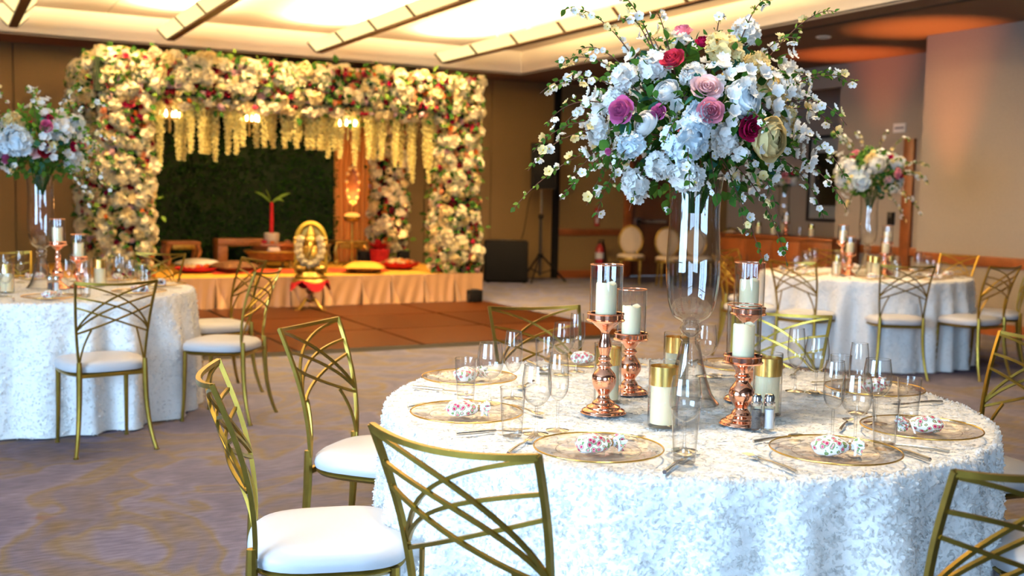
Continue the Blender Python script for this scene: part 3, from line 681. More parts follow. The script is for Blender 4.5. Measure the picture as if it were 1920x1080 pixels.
def fork():
    h = MB().tube([(0, y, z) for y, z in ((-0.10, .003), (-0.06, .0055), (-0.01, .006), (0.03, .004), (0.045, .003))], [.0045, .005, .0035, .0028, .0045], 6)
    t = MB().cbox((0, 0.056, .0035), (0.021, 0.024, .0022))
    for i in range(4): t.tube([(-.0085+.0057*i, 0.066, .0035), (-.0085+.0057*i, 0.085, .005), (-.008+.0053*i, 0.102, .004)], [.0018, .0016, .0009], 4)
    return [('handle', h.mesh('fork_handle', M['steel'], 60)), ('tines', t.mesh('tines', M['steel'], 60))]
def knife():
    h = MB().tube([(0, -0.115, .004), (0, -0.05, .0048), (0, 0.0, .0045)], [.0055, .006, .0045], 6)
    b = MB(); prof = [(-.001, 0), (.009, .012), (.011, .06), (.009, .095), (-.003, .112), (-.004, .05)]
    v = [(x, y, .003) for x, y in prof]+[(x, y, .0048) for x, y in prof]; k = len(prof)
    b.add(v, [tuple(range(k-1, -1, -1)), tuple(range(k, 2*k))]+[(i, (i+1) % k, (i+1) % k+k, i+k) for i in range(k)])
    return [('handle', h.mesh('knife_handle', M['steel'], 60)), ('blade', b.mesh('blade', M['steel'], 30))]
def spoon():
    h = MB().tube([(0, y, z) for y, z in ((-0.09, .003), (-0.04, .0055), (0.0, .006), (0.04, .004))], [.0045, .0045, .003, .0035], 6)
    u = np.linspace(0, 1, 6); a = np.arange(14)*2*PI/14
    P = np.stack([np.outer(np.cos(a), u)*0.0165, 0.06+np.outer(np.sin(a), u)*0.025, 0.002+0.006*np.outer(np.ones(14), u**2)], 2)
    return [('handle', h.mesh('spoon_handle', M['steel'], 60)), ('spoon_bowl', MB().grid(P, 0, cu=True).mesh('spoon_bowl', M['steel'], 180))]
FORK, KNIFE, SPOON = fork(), knife(), spoon()
def shaker(fill):
    n = 8; a = np.arange(n)
    P = [('glass_jar', MB().lathe([(0.001, 0), (0.0165, 0), (0.0172, 0.004), (0.0160, 0.066), (0.0135, 0.072)], 10).mesh('glass_jar', M['glass'], 20)),
         ('filling', MB().lathe([(0.001, 0.005), (0.0135, 0.005), (0.013, 0.058), (0.001, 0.06)], 12).mesh('filling', fill)),
         ('cap', MB().lathe([(0.0155, 0.069), (0.0165, 0.071), (0.0165, 0.078), (0.0145, 0.080), (0.0145, 0.094), (0.011, 0.101), (0.001, 0.103)], 20).mesh('cap', M['chrome'], 40))]
    return P
SALT, PEP = shaker(M['salt']), shaker(M['pepper'])

def at(C, q): return (C[0]+q[0], C[1]+q[1], ZI)
g = 'place settings on the near table'
PL = [(-0.463, 0.582, 129, 'at the far left, behind the tumbler'), (-0.734, 0.043, 177, 'at the left rim above the foreground chair back'), (-0.622, -0.485, 219, 'at the front left between two chairs'), (-0.083, -0.752, 264, 'at the front right, nearest the camera'), (0.345, -0.65, 300, 'second from right, behind the front right plate'), (0.72, -0.13, 351, 'at the far right behind the wine glasses'), (0.62, 0.44, 36, 'at the back right behind the candle holders'), (0.12, 0.75, 82, 'at the back left beside the candle holder')]
for i, (x, y, a, L) in enumerate(PL):
    rz = math.radians(a)-PI/2; C = CN
    put(PLATE, 'charger_plate', 'clear glass charger plate with gold rim '+L, 'plate', at(C, (x, y)), 0, 'gold rimmed charger plates on the near table')
    yaw = {0: 0.3, 1: -0.35, 2: -0.1, 3: -0.55, 4: PI-0.45, 5: 0.4, 6: 0.8, 7: -0.6}[i]
    put(POUCH[i % 3], 'favour_pouch', 'floral favour pouch on the plate '+L, 'pouch', (C[0]+x, C[1]+y, ZI+0.005), yaw, 'floral favour pouches on the near table')
    rx, ry = math.cos(rz), math.sin(rz); ux, uy = -ry, rx
    def off(s, t): return at(C, (x+rx*s+ux*t, y+ry*s+uy*t))
    put(FORK, 'fork', 'steel dinner fork lying beside the plate '+L, 'fork', off(0.205, 0.01), rz+PI+0.05, 'forks on the near table')
    put(KNIFE, 'knife', 'steel knife lying beside the plate '+L, 'knife', off(-0.205, 0.0), rz+PI-0.04, 'knives on the near table')
    put(SPOON, 'spoon', 'steel spoon lying inward of the plate '+L, 'spoon', off(0.02, -0.205), rz+PI/2+0.1, 'spoons on the near table')
GL = [('t', -.62, .288, 'far left plate, left of the wine glass'), ('g', -.577, .204, 'far left plate, between tumbler and flute'), ('f', -.469, .255, 'far left plate, before the back chair'),
      ('t', -.725, -.218, 'left rim plate, nearest the camera'), ('g', -.656, -.227, 'left rim plate, right of the tumbler'), ('f', -.578, -.209, 'left rim plate, rightmost of three'),
      ('t', -.138, .63, 'back left plate, leftmost of three'), ('g', -.085, .585, 'back left plate, between tumbler and flute'), ('f', -.0, .63, 'back left plate, rightmost of three'),
      ('t', -.472, -.640, 'front left plate, before the gold banded candle'), ('g', -.40, -.545, 'front left plate, behind the tumbler'),
      ('f', .054, -.604, 'front right plate, leftmost of three'), ('g', .065, -.675, 'front right plate, before the pair of shakers'), ('t', .10, -.743, 'front right plate, overlapping the second right plate'),
      ('g', .329, -.50, 'second right plate, tall behind the front tumbler'), ('t', .438, -.522, 'second right plate, standing at its right'), ('f', .40, -.36, 'second right plate, behind the wine glasses'),
      ('f', .482, -.002, 'far right plate, before the pale gold chair'), ('g', .525, -.055, 'far right plate, right of its flute'), ('t', .59, -.10, 'far right plate, rightmost of three'),
      ('g', .385, .36, 'back right plate, right of the tall vase')]
for k, x, y, L in GL:
    pr, nm, lb, ct = {'t': (TUM, 'tumbler', 'clear water tumbler by the ', 'glass'), 'g': (GOB, 'wine_glass', 'clear stemmed wine glass by the ', 'wine glass'), 'f': (FLU, 'champagne_flute', 'clear champagne flute by the ', 'flute')}[k]
    put(pr, nm, lb+L, ct, at(CN, (x, y)), 0, 'drinking glasses on the near table')
for p, x, y, L in [(CH_T, -.326, -.053, 'tall rose gold candle holder at the left of the near table'), (CH_S, -.065, .19, 'short rose gold candle holder behind the tall left one'), (CH_T, .217, -.058, 'tall rose gold candle holder right of the vase, behind the shorter one'), (CH_S, -.045, -.345, 'short rose gold candle holder behind the salt and pepper shakers')]:
    put(p, 'candle_holder', L, 'candle holder', at(CN, (x, y)), 0, 'rose gold candle holders on the near table')
for x, y, L in [(-.27, -.275, 'glass cylinder with gold band and white candle, left of the vase foot'), (-.212, .1, 'gold banded glass cylinder behind the tall left candle holder'), (.127, -.26, 'gold banded glass cylinder with cream candle right of the shakers'), (.16, .239, 'gold banded glass cylinder hidden behind the vase foot')]:
    put(CYL, 'cylinder_candle', L, 'candle', at(CN, (x, y)), 0, 'gold banded cylinder candles on the near table')
put(PEP, 'pepper_shaker', 'glass pepper shaker with chrome cap on the near table', 'shaker', at(CN, (-.058, -.425)))
put(SALT, 'salt_shaker', 'glass salt shaker with chrome cap on the near table', 'shaker', at(CN, (-.022, -.437)))

# tall vase: reversible glass trumpet
def vase():
    o = [(0.034, 0.262), (0.055, 0.276), (0.068, 0.30), (0.078, 0.345), (0.0835, 0.40), (0.0835, 0.46), (0.0800, 0.53), (0.0780, 0.60), (0.081, 0.67), (0.087, 0.72)]
    v, f = ring(0.0865, 0.72, 0.0016)
    v2, f2 = ring(0.094, 0.002, 0.002)
    return [('bowl', MB().lathe(spro(o), 64).add(v, f).mesh('vase_bowl', M['glass'])),
            ('knob', MB().lathe([(0.034, 0.262), (0.026, 0.256), (0.030, 0.25), (0.036, 0.238), (0.030, 0.225), (0.026, 0.222), (0.033, 0.214), (0.033, 0.205), (0.027, 0.198), (0.030, 0.192)], 32).ball((0, 0, 0.236), 0.027, 16, 10).mesh('vase_knob', M['glass'])),
            ('foot', MB().lathe([(0.030, 0.192), (0.036, 0.165), (0.044, 0.13), (0.056, 0.08), (0.072, 0.035), (0.094, 0.002)], 40).lathe([(0.091, 0.002), (0.069, 0.035), (0.053, 0.08), (0.041, 0.13), (0.033, 0.165), (0.026, 0.19)], 40).add(v2, f2).mesh('vase_foot', M['glass']))]
VASE = vase()
VN = (CN[0]+0.01, CN[1]-0.03)
put(VASE, 'tall_vase', 'tall clear glass vase at the middle of the near table', 'vase', (VN[0], VN[1], ZI), 0, 'tall glass vases')
put(VASE, 'tall_vase', 'tall clear glass vase on the left table', 'vase', (CL[0], CL[1]+.05, ZI), 0, 'tall glass vases')
put(VASE, 'tall_vase', 'tall clear glass vase on the far right table', 'vase', (CR[0]+.03, CR[1], ZI), 0, 'tall glass vases')

# far tables, laid the same way
SECT = ['front', 'front right', 'right side', 'back right', 'back', 'back left', 'left side', 'front left']
def far_table(C, a0, name, seed, holders, cyls, shak):
    rng = random.Random(seed)
    for i in range(8):
        a = math.radians(a0+45*i); x, y = 0.73*math.cos(a), 0.73*math.sin(a)
        va = math.atan2(C[1], C[0])+PI; sec = SECT[int(round((a-va)/(PI/4)+0.2)) % 8]
        put([(PLATE[0][0], PLATE[0][1]), PLATE[1]], 'charger_plate', 'gold rimmed glass plate at the %s of the %s table' % (sec, name), 'plate', at(C, (x, y)), 0, 'charger plates on the %s table' % name)
        put(POUCH[i % 3], 'favour_pouch', 'floral favour pouch on the plate at the %s of the %s table' % (sec, name), 'pouch', (C[0]+x, C[1]+y, ZI+0.005), rng.uniform(0, 6), 'favour pouches on the %s table' % name)
        for k, da, r in ((TUM, 0.30, 0.66), (GOB, 0.36, 0.56), (FLU, 0.22, 0.50)):
            nm, lb, ct = (('tumbler', 'water tumbler', 'glass') if k is TUM else ('wine_glass', 'stemmed wine glass', 'wine glass') if k is GOB else ('champagne_flute', 'champagne flute', 'flute'))
            put(k, nm, '%s by the plate at the %s of the %s table' % (lb, sec, name), ct, at(C, (r*math.cos(a+da), r*math.sin(a+da))), 0, '%ss on the %s table' % (lb, name))
        rz = a-PI/2
        put(FORK, 'fork', 'steel fork beside the plate at the %s of the %s table' % (sec, name), 'fork', at(C, (x+.2*math.cos(rz), y+.2*math.sin(rz))), rz+PI, 'forks on the %s table' % name)
    for p, x, y, L in holders: put(p, 'candle_holder', L, 'candle holder', at(C, (x, y)), 0, 'rose gold candle holders on the %s table' % name)
    for x, y, L in cyls: put(CYL, 'cylinder_candle', L, 'candle', at(C, (x, y)), 0, 'cylinder candles on the %s table' % name)
    for p, nm, x, y, L in shak: put(p, nm, L, 'shaker', at(C, (x, y)))
far_table(CL, 277-8, 'left', 1,
    [(CH_T, -.30, .05, 'tall rose gold candle holder leftmost on the left table'), (CH_T, .09, -.02, 'tall rose gold candle holder right of the left vase'), (CH_S, .22, .03, 'short rose gold candle holder, rightmost on the left table')],
    [(.36, .12, 'gold banded cylinder candle right of the left table candle holders'), (-.22, -.22, 'gold banded cylinder candle at the left edge of the left table')],
    [(PEP, 'pepper_shaker', .02, -.28, 'pepper shaker with chrome cap on the left table'), (SALT, 'salt_shaker', .055, -.29, 'salt shaker with chrome cap on the left table')])
far_table(CR, 238-8, 'right', 2,
    [(CH_T, -.22, .06, 'tall rose gold candle holder at the far left of the right table vase'), (CH_S, -.27, -.08, 'short rose gold candle holder left of the right table vase'), (CH_T, .13, -.14, 'tall rose gold candle holder right of the right table vase'), (CH_S, .07, -.18, 'short rose gold candle holder partly behind the right tall holder')],
    [(-.36, -.02, 'cylinder candle leftmost on the right table'), (-.12, -.25, 'cylinder candle before the vase on the right table'), (-.02, -.10, 'cylinder candle beside the vase foot on the right table'), (.24, -.08, 'cylinder candle rightmost on the right table')], [])
# ------------------------------------------------------------------ flowers
def rose_raw(seed=0, nphi=4, nt=4, layers=5):
    mb = MB(); rng = np.random.default_rng(seed)
    R = np.array([.12, .25, .41, .60, .80])[:layers]; H = [1.08, 1.06, 1.0, .92, .74]; NP = [2, 3, 3, 4, 5]; FL = [.0, .03, .06, .13, .26]
    for i in range(layers):
        for k in range(NP[i]):
            th0 = k*2*PI/NP[i]+i*0.9+rng.uniform(-.1, .1); wd = PI/NP[i]*1.25
            ph = np.linspace(-1, 1, nphi+1); t = np.linspace(0, 1, nt+1)
            Ph, T = np.meshgrid(ph, t, indexing='ij')
            tm = T*(1-0.22*Ph**2)
            rho = R[i]*(0.30+0.70*np.sin(np.minimum(tm*1.5, 1)*PI/2))+FL[i]*tm**4*(1.0-0.3*Ph**2)+0.05*Ph*(i % 2*2-1)
            z = H[i]*tm-0.42-0.16*(i > 2)*np.clip(tm-.55, 0, 1)**2*5*(i > 3)
            th = th0+Ph*wd*(0.45+0.55*np.sin(tm*PI*0.5))
            mb.grid(np.stack([rho*np.cos(th), rho*np.sin(th), z], 2))
    mb.ball((0, 0, -.1), (.30, .30, .30), 8, 5)
    return mb
def petal4_raw(n, L, W, cup, open_):
    mb = MB()
    for k in range(n):
        a = k*2*PI/n; u = np.linspace(0.06, 1, 4); v = np.array([-1, 0, 1.0])
        U, V = np.meshgrid(u, v, indexing='ij')
        wd = W*np.sin(np.clip(U, 0, 1)**0.8*PI*0.82+0.12)
        x = U*L; y = V*wd; z = open_*U**1.5+cup*(V**2)*U
        c, s = math.cos(a), math.sin(a)
        mb.grid(np.stack([x*c-y*s, x*s+y*c, z], 2))
    return mb
def rotz_to(d, roll=0.0):
    d = Vector(d).normalized(); q = d.to_track_quat('Z', 'Y')
    return q.to_matrix().to_4x4() @ Matrix.Rotation(roll, 4, 'Z')
def hyd_raw(n, fl, seed=0, down=-0.35):
    rng = random.Random(seed); mb = MB(); src = petal4_raw(4, fl, fl*0.58, fl*0.30, fl*0.10).raw()
    lump = [(Vector((rng.gauss(0, 1), rng.gauss(0, 1), rng.gauss(0, 1))).normalized(), rng.uniform(.1, .28)) for k in range(6)]
    for i in range(n):
        z = 1-(1-down)*(i+0.5)/n; r = math.sqrt(max(0, 1-z*z)); a = i*2.39996
        d = (Vector((r*math.cos(a), r*math.sin(a), z))+Vector((rng.uniform(-.2, .2), rng.uniform(-.2, .2), rng.uniform(-.2, .2)))).normalized()
        k = 0.80+rng.uniform(-.12, .08)+sum(w_*max(0, d.dot(q))**4 for q, w_ in lump)
        p = Vector((d.x, d.y, d.z*0.82))*k
        dd = d+Vector((rng.gauss(0, .35), rng.gauss(0, .35), rng.gauss(0, .35)))
        mb.place(src, Matrix.Translation(p) @ rotz_to(dd, rng.uniform(0, 6)) @ Matrix.Scale(rng.uniform(.75, 1.2), 4))
    mb.ball((0, 0, 0), (.62, .62, .5), 10, 7)
    return mb
def peony_raw(seed=1):
    mb = MB(); rng = np.random.default_rng(seed)
    for i, (R, t1, n) in enumerate([(.60, .93, 3), (.72, .88, 4), (.82, .80, 5), (.90, .70, 5), (.98, .56, 6)]):
        for k in range(n):
            th0 = k*2*PI/n+i*.8+rng.uniform(-.15, .15); ph = np.linspace(-1, 1, 5); t = np.linspace(0, 1, 6); Ph, T = np.meshgrid(ph, t, indexing='ij')
            ang = (0.10+(t1*(1-.10*Ph**2-.03*np.cos(Ph*9+k))-.10)*T)*PI; rr = R*(1+rng.uniform(-.05, .05)+.07*Ph*(1 if k % 2 else -1)+(.16 if i == 4 else .11)*T**3-.05*Ph**2)
            rho = rr*np.sin(ang); z = -rr*np.cos(ang)*.85
            th = th0+Ph*PI/n*1.45
            mb.grid(np.stack([rho*np.cos(th), rho*np.sin(th), z], 2))
    mb.ball((0, 0, 0), .5, 8, 6)
    return mb
def leaf_raw(L, W, fold=0.25, bend=0.15, n=4):
    u = np.linspace(0, 1, n+1); v = np.array([-1, 0, 1.0]); U, V = np.meshgrid(u, v, indexing='ij')
    wd = W*np.sin(np.clip(U*0.96+0.03, 0, 1)**0.85*PI)
    return MB().grid(np.stack([V*wd, U*L, fold*np.abs(V)*wd-bend*L*U**2], 2))
def blossom_mesh(m, L=0.016):
    mb = petal4_raw(5, L, L*0.52, L*0.22, L*0.30); b = MB(); b.place(mb.raw(), Matrix.Identity(4), 0); b.ball((0, 0, L*0.12), L*0.2, 6, 4, 1)
    return b.mesh('blossom', [m, M['yellow']], 180)
def bud_mesh(m, r=0.007):
    b = MB(); b.ball((0, 0, r*1.2), (r*.75, r*.75, r*1.3), 8, 6, 0)
    b.place(petal4_raw(4, r*1.3, r*.6, r*.2, r*1.1).raw(), Matrix.Identity(4), 1)
    return b.mesh('bud', [m, M['leaf2']], 180)
_rr = rose_raw(0).raw(); _rl = rose_raw(1, 2, 3, 5).raw(); _hy = hyd_raw(58, 0.36, 3, -.6).raw(); _hl = hyd_raw(24, 0.46, 2, -0.2).raw(); _hz = hyd_raw(50, .40, 9, -.6).raw(); _pe = peony_raw().raw()
_cache = {}
def fmesh(kind, mk):
    key = (kind, mk)
    if key not in _cache:
        src = {'hydrangea2': _hz, 'rose': _rr, 'rose_l': _rl, 'hydrangea': _hy, 'hyd_l': _hl, 'peony': _pe}[kind]
        _cache[key] = MB().place(src, Matrix.Identity(4)).mesh(kind, M[mk], 180)
    return _cache[key]
BLOS = [blossom_mesh(M['white']), blossom_mesh(M['white'], 0.013), blossom_mesh(M['cream'], 0.017)]
BUD = [bud_mesh(M['white']), bud_mesh(M['cream'], 0.006)]
LEAF = {k: leaf_raw(L, W).mesh('leaf', M[m], 180) for k, (L, W, m) in {'a': (0.026, 0.0085, 'leaf'), 'b': (0.022, 0.0065, 'leaf2'), 'c': (0.034, 0.014, 'leaf3'), 'd': (0.045, 0.013, 'leaf')}.items()}
LEAFRAW = {k: leaf_raw(L, W).raw() for k, (L, W) in {'a': (0.028, 0.010), 'c': (0.040, 0.017), 'd': (0.06, 0.018)}.items()}

RT = Vector((math.cos(YAW), -math.sin(YAW), 0)); TW = Vector((-math.sin(YAW), -math.cos(YAW), 0)); UP = Vector((0, 0, 1))
def arrangement(base, zc, label, seed, focal, sprays, nsp, nbl, nlf, radii=(0.30, 0.25, 0.28), cap=300, group=None, sc=1.0, reach=0.45):
    """base: world xy + z of the vase mouth; zc: height of the ball centre above that mouth"""
    rng = random.Random(seed)
    t = thing('flower_arrangement', label, 'flowers', base, 0, group)
    c = Vector((0, 0, zc))
    cnt = {'blossom': 0, 'leaf': 0}
    extra = {'blossom': MB(), 'leaf': MB()}
    _bl_raw = petal4_raw(5, 0.016, 0.0085, 0.0035, 0.005).raw()
    def blossom(p, d, s=1.0):
        cnt['blossom'] += 1; Mx = Matrix.Translation(p) @ rotz_to(d, rng.uniform(0, 6)) @ Matrix.Scale(s*sc, 4)
        if cnt['blossom'] <= cap: ob('blossom', rng.choice(BLOS[:2]+[BLOS[0], BLOS[2]]) if rng.random() < .85 else rng.choice(BUD), t, M=Mx)
        else: extra['blossom'].place(_bl_raw, Mx)
    def leaf(p, d, s=1.0, k=None):
        cnt['leaf'] += 1; k = k or rng.choice('aabbbc')
        d = Vector(d).normalized(); q = d.to_track_quat('Y', 'Z').to_matrix().to_4x4() @ Matrix.Rotation(rng.uniform(-1.2, 1.2), 4, 'Y')
        Mx = Matrix.Translation(p) @ q @ Matrix.Scale(s*sc, 4)
        if cnt['leaf'] <= cap: ob('leaf', LEAF[k], t, M=Mx)
        else: extra['leaf'].place(LEAFRAW['a'], Mx)
    def ell(d, k=1.0):
        d = Vector(d).normalized(); l = RT*(d.dot(RT)*radii[0])+UP*(d.dot(UP)*radii[1])+TW*(d.dot(TW)*radii[2])
        return c+l*k
    def rdir(zmin=-0.75):
        while True:
            d = Vector((rng.gauss(0, 1), rng.gauss(0, 1), rng.gauss(0, 1))).normalized()
            if d.z > zmin: return d
    # inner foliage and stems
    fb = MB()
    for i in range(360):
        d = rdir(-0.9); p = ell(d, rng.uniform(0.45, 0.9)); dd = (d+Vector((rng.uniform(-.8, .8), rng.uniform(-.8, .8), rng.uniform(-.8, .8)))).normalized()
        fb.place(LEAFRAW[rng.choice('ccd')], Matrix.Translation(p) @ dd.to_track_quat('Y', 'Z').to_matrix().to_4x4() @ Matrix.Rotation(rng.uniform(-2, 2), 4, 'Y'), rng.choice([0, 0, 1]))
    for i in range(40):
        a = rng.uniform(0, 6.28); fb.tube(bez2((0.02*math.cos(a), 0.02*math.sin(a), -0.10), (0.05*math.cos(a), 0.05*math.sin(a), 0.02), tuple(ell(rdir(-.2), .6)), 5), 0.0025, 4, 2)
    o = fb.build('foliage', [M['leaf'], M['leaf3'], M['leaf']], t, smooth=180); o['kind'] = 'stuff'
    for (u, v, w, kind, mk, r) in focal:
        p = c+RT*u+UP*v+TW*w; d = (RT*u*1.1+UP*(v+0.02)+TW*max(w, 0.12)).normalized()
        ob({'rose': 'rose', 'hydrangea': 'hydrangea_head', 'peony': 'peony', 'hyd_l': 'hydrangea_head'}[kind], fmesh(kind if kind != 'hydrangea' or rng.random() < .5 else 'hydrangea2', mk), t, M=Matrix.Translation(p) @ rotz_to(d, rng.uniform(0, 6)) @ Matrix.Diagonal((r*rng.uniform(.95, 1.25), r*rng.uniform(.85, 1.05), r, 1)))
        if kind in ('rose', 'peony'):
            for k in range(4):
                a = rng.uniform(0, 6.28); q = d.to_track_quat('Z', 'Y').to_matrix() @ Vector((math.cos(a), math.sin(a), -.3)); leaf(p-d*r*.4+q*r*.7, q+d*.2, 1.3, rng.choice('acd'))
    # flowering twigs reaching out of the ball
    sp = list(sprays)
    for i in range(nsp):
        a = rng.uniform(0, 2*PI); v = rng.uniform(-0.6, 0.85); k = rng.uniform(0.75, 1.05)
        sp.append((math.cos(a)*reach*1.25*k*(1-abs(v)*.25), v*reach*1.05, math.sin(a)*reach*k*(1-abs(v)*.25)))
    for (u, v, w) in sp:
        e = c+RT*u+UP*v+TW*w; d = (e-c); s = ell(d, 0.55); ctrl = c+(e-c)*0.75+UP*(0.10+0.06*rng.random())+RT*rng.uniform(-.03, .03)
        path = bez2(tuple(s), tuple(ctrl), tuple(e), 14)
        ob('twig', MB().tube(path, np.linspace(0.0024, 0.0010, 14)*sc, 5).mesh('twig', M['twig'], 180), t)
        ln = (e-s).length; n = max(5, int(ln/0.026))
        for k in range(n):
            f = 0.25+0.75*(k+rng.random()*.6)/n
            if f > 1: f = 1
            x = f*13; i0 = min(int(x), 12); p = Vector(path[i0])*(1-(x-i0))+Vector(path[i0+1])*(x-i0); tg = Vector(path[i0+1]-path[i0]).normalized()
            sd = Vector((rng.uniform(-1, 1), rng.uniform(-1, 1), rng.uniform(-1, 1))); sd = (sd-tg*sd.dot(tg)).normalized()
            if rng.random() < 0.55 and f < 0.97: blossom(p+sd*0.012, sd+tg*.3+TW*.25, rng.uniform(.7, 1.0))
            leaf(p, sd*.8+tg*.8, rng.uniform(.55, .95), rng.choice('abb'))
            if rng.random() < .45: leaf(p, -sd*.8+tg*.8, rng.uniform(.5, .85), rng.choice('abb'))
    # blossom clusters all over the ball
    k = 0
    while k < nbl:
        d = rdir(-.7); p = ell(d, rng.uniform(.9, 1.12)); m = rng.randint(3, 6)
        for i in range(m):
            q = Vector((rng.gauss(0, .022), rng.gauss(0, .022), rng.gauss(0, .022))); blossom(p+q, d+q*20, rng.uniform(.9, 1.35)); k += 1
    for i in range(nlf):
        d = rdir(-.95); leaf(ell(d, rng.uniform(.85, 1.08)), d+Vector((rng.gauss(0, .7), rng.gauss(0, .7), rng.gauss(0, .7))), rng.uniform(.9, 1.5))
    for kk, m in (('blossom', M['white']), ('leaf', M['leaf'])):
        if extra[kk].n:
            o = extra[kk].build('blossom_filler' if kk == 'blossom' else 'leaf_filler', m, t, smooth=180); o['kind'] = 'stuff'
    return t
focal = [(-0.112, 0.158, 0.2, 'rose', 'rosered', .040), (-0.006, 0.223, 0.1, 'rose', 'crimson', .030), (-0.258, 0.007, 0.24, 'rose', 'mauve', .042), (-0.024, 0.072, 0.27, 'rose', 'lpink', .040), (-0.016, 0.005, 0.3, 'rose', 'pink', .038),
         (0.088, 0.043, 0.25, 'peony', 'bluew', .048), (0.104, -0.038, 0.26, 'rose', 'crimson', .040), (0.171, -0.067, 0.22, 'peony', 'cream', .058), (-0.155, 0.004, 0.25, 'rose', 'mauve', .024), (-0.293, -0.110, 0.22, 'rose', 'mauve', .014),
         (-0.075, -0.075, 0.27, 'hydrangea', 'bluew', 0.063), (-0.039, -0.018, 0.26, 'hydrangea', 'bluew', 0.044), (0.044, -0.070, 0.22, 'hydrangea', 'white', 0.037), (-0.226, -0.090, 0.22, 'hydrangea', 'bluew', 0.037), (-0.144, -0.150, 0.2, 'hydrangea', 'white', 0.040), (-0.060, -0.176, 0.22, 'hydrangea', 'white', 0.040), (-0.208, -0.202, 0.16, 'hydrangea', 'white', 0.042),
         (0.047, 0.193, 0.16, 'hydrangea', 'cream', 0.048), (0.143, 0.153, 0.12, 'hydrangea', 'cream', 0.048), (0.193, 0.091, 0.12, 'hydrangea', 'cream', 0.044), (-0.153, 0.145, 0.14, 'hydrangea', 'white', 0.044), (-0.246, 0.112, 0.14, 'hydrangea', 'white', 0.040), (-0.130, 0.067, 0.22, 'peony', 'white', .036), (-0.190, -0.029, 0.23, 'peony', 'white', .036), (-0.318, -0.043, 0.1, 'hydrangea', 'white', 0.037),
         (0.254, 0.011, 0.05, 'hydrangea', 'cream', 0.040), (-0.274, 0.043, 0.12, 'hydrangea', 'white', 0.035), (-0.051, 0.117, 0.2, 'hydrangea', 'white', 0.035), (-0.041, 0.284, -0.1, 'rose', 'pink', .035), (0.152, 0.280, -0.05, 'hydrangea', 'white', 0.044),
         (-.2, .0, -.2, 'hydrangea', 'white', 0.053), (.15, .1, -.25, 'hydrangea', 'cream', 0.053), (.0, -.05, -.26, 'rose', 'pink', .042), (.22, -.05, -.15, 'rose', 'crimson', .04)]
spr = [(-0.573, -0.293, 0.10), (-0.525, -0.169, 0.20), (-0.474, -0.029, 0.05), (-0.459, 0.076, 0.15), (-0.374, 0.206, 0.00), (-0.255, 0.284, 0.10), (-0.149, 0.307, 0.05), (0.039, 0.287, 0.10), (0.199, 0.356, 0.05), (0.414, 0.339, 0.00), (0.267, 0.229, 0.15), (0.458, 0.114, 0.10), (0.401, -0.020, 0.20), (0.422, -0.042, 0.05), (0.403, -0.175, 0.20), (0.443, -0.264, 0.10), (0.404, -0.296, 0.00), (0.267, -0.441, 0.12), (0.179, -0.430, 0.18), (0.212, -0.326, 0.22), (0.121, -0.344, 0.20), (-0.322, -0.306, 0.16), (-0.351, -0.267, 0.20), (-0.432, -0.253, 0.25), (-0.507, -0.106, 0.00), (0.022, -0.252, 0.25), (-0.226, -0.280, 0.20), (-0.114, -0.285, 0.24), (0.388, 0.142, -0.10)]
arrangement((VN[0], VN[1], ZI+0.70), 0.186, 'large arrangement of roses, hydrangeas and white blossom twigs on the near table', 11, focal, spr, 14, 400, 260, (0.315, 0.255, 0.27), 300, 'tall table flower arrangements')
def rfocal(seed, big=True):
    rng = random.Random(seed); out = []
    kinds = [('hydrangea', 'white', .055), ('hydrangea', 'bluew', .06), ('rose', 'mauve', .042), ('rose', 'crimson', .042), ('hydrangea', 'white', .06), ('rose', 'pink', .042), ('hydrangea', 'cream', .06), ('peony', 'white', .045), ('rose', 'crimson', .035), ('hydrangea', 'white', .055), ('hydrangea', 'white', .055), ('rose', 'lpink', .04)]
    for i, k in enumerate(kinds*2):
        a = i*2.4; z = -0.55+1.4*((i*7) % 24)/24; r = math.sqrt(max(0, 1-z*z)); out.append((r*math.cos(a)*.26, z*.22, r*math.sin(a)*.24, *k))
    return out
fl = rfocal(1)+[(-.02, .0, .27, 'hydrangea', 'bluew', .085), (.14, .10, .22, 'rose', 'mauve', .045), (-.24, -.06, .16, 'rose', 'mauve', .045), (.14, -.05, .24, 'rose', 'burg', .045)]
arrangement((CL[0], CL[1]+.05, ZI+0.70), 0.22, 'flower arrangement of white hydrangeas and magenta roses on the left table', 21, fl, [(-.35, .42, .1), (.3, .35, .1), (.52, .0, .1), (.5, -.3, .1), (.4, -.42, .15), (-.5, .3, 0), (-.45, -.25, .1)], 14, 170, 300, (0.31, 0.23, 0.27), 200, 'tall table flower arrangements', 1.25)
fr_ = rfocal(2)+[(-.03, .08, .24, 'peony', 'white', .08), (.15, .0, .25, 'rose', 'pink', .05), (-.16, -.09, .24, 'hydrangea', 'bluew', .06)]
arrangement((CR[0]+.03, CR[1], ZI+0.70), 0.22, 'flower arrangement with one pink rose on the far right table', 31, fr_, [(.42, -.05, .1), (.44, -.38, .1), (-.4, -.1, .1), (-.2, .35, .1), (.1, .37, .1), (.3, .3, .1), (.3, -.45, .1), (-.25, -.4, .1)], 12, 120, 280, (0.27, 0.22, 0.24), 200, 'tall table flower arrangements', 1.25)

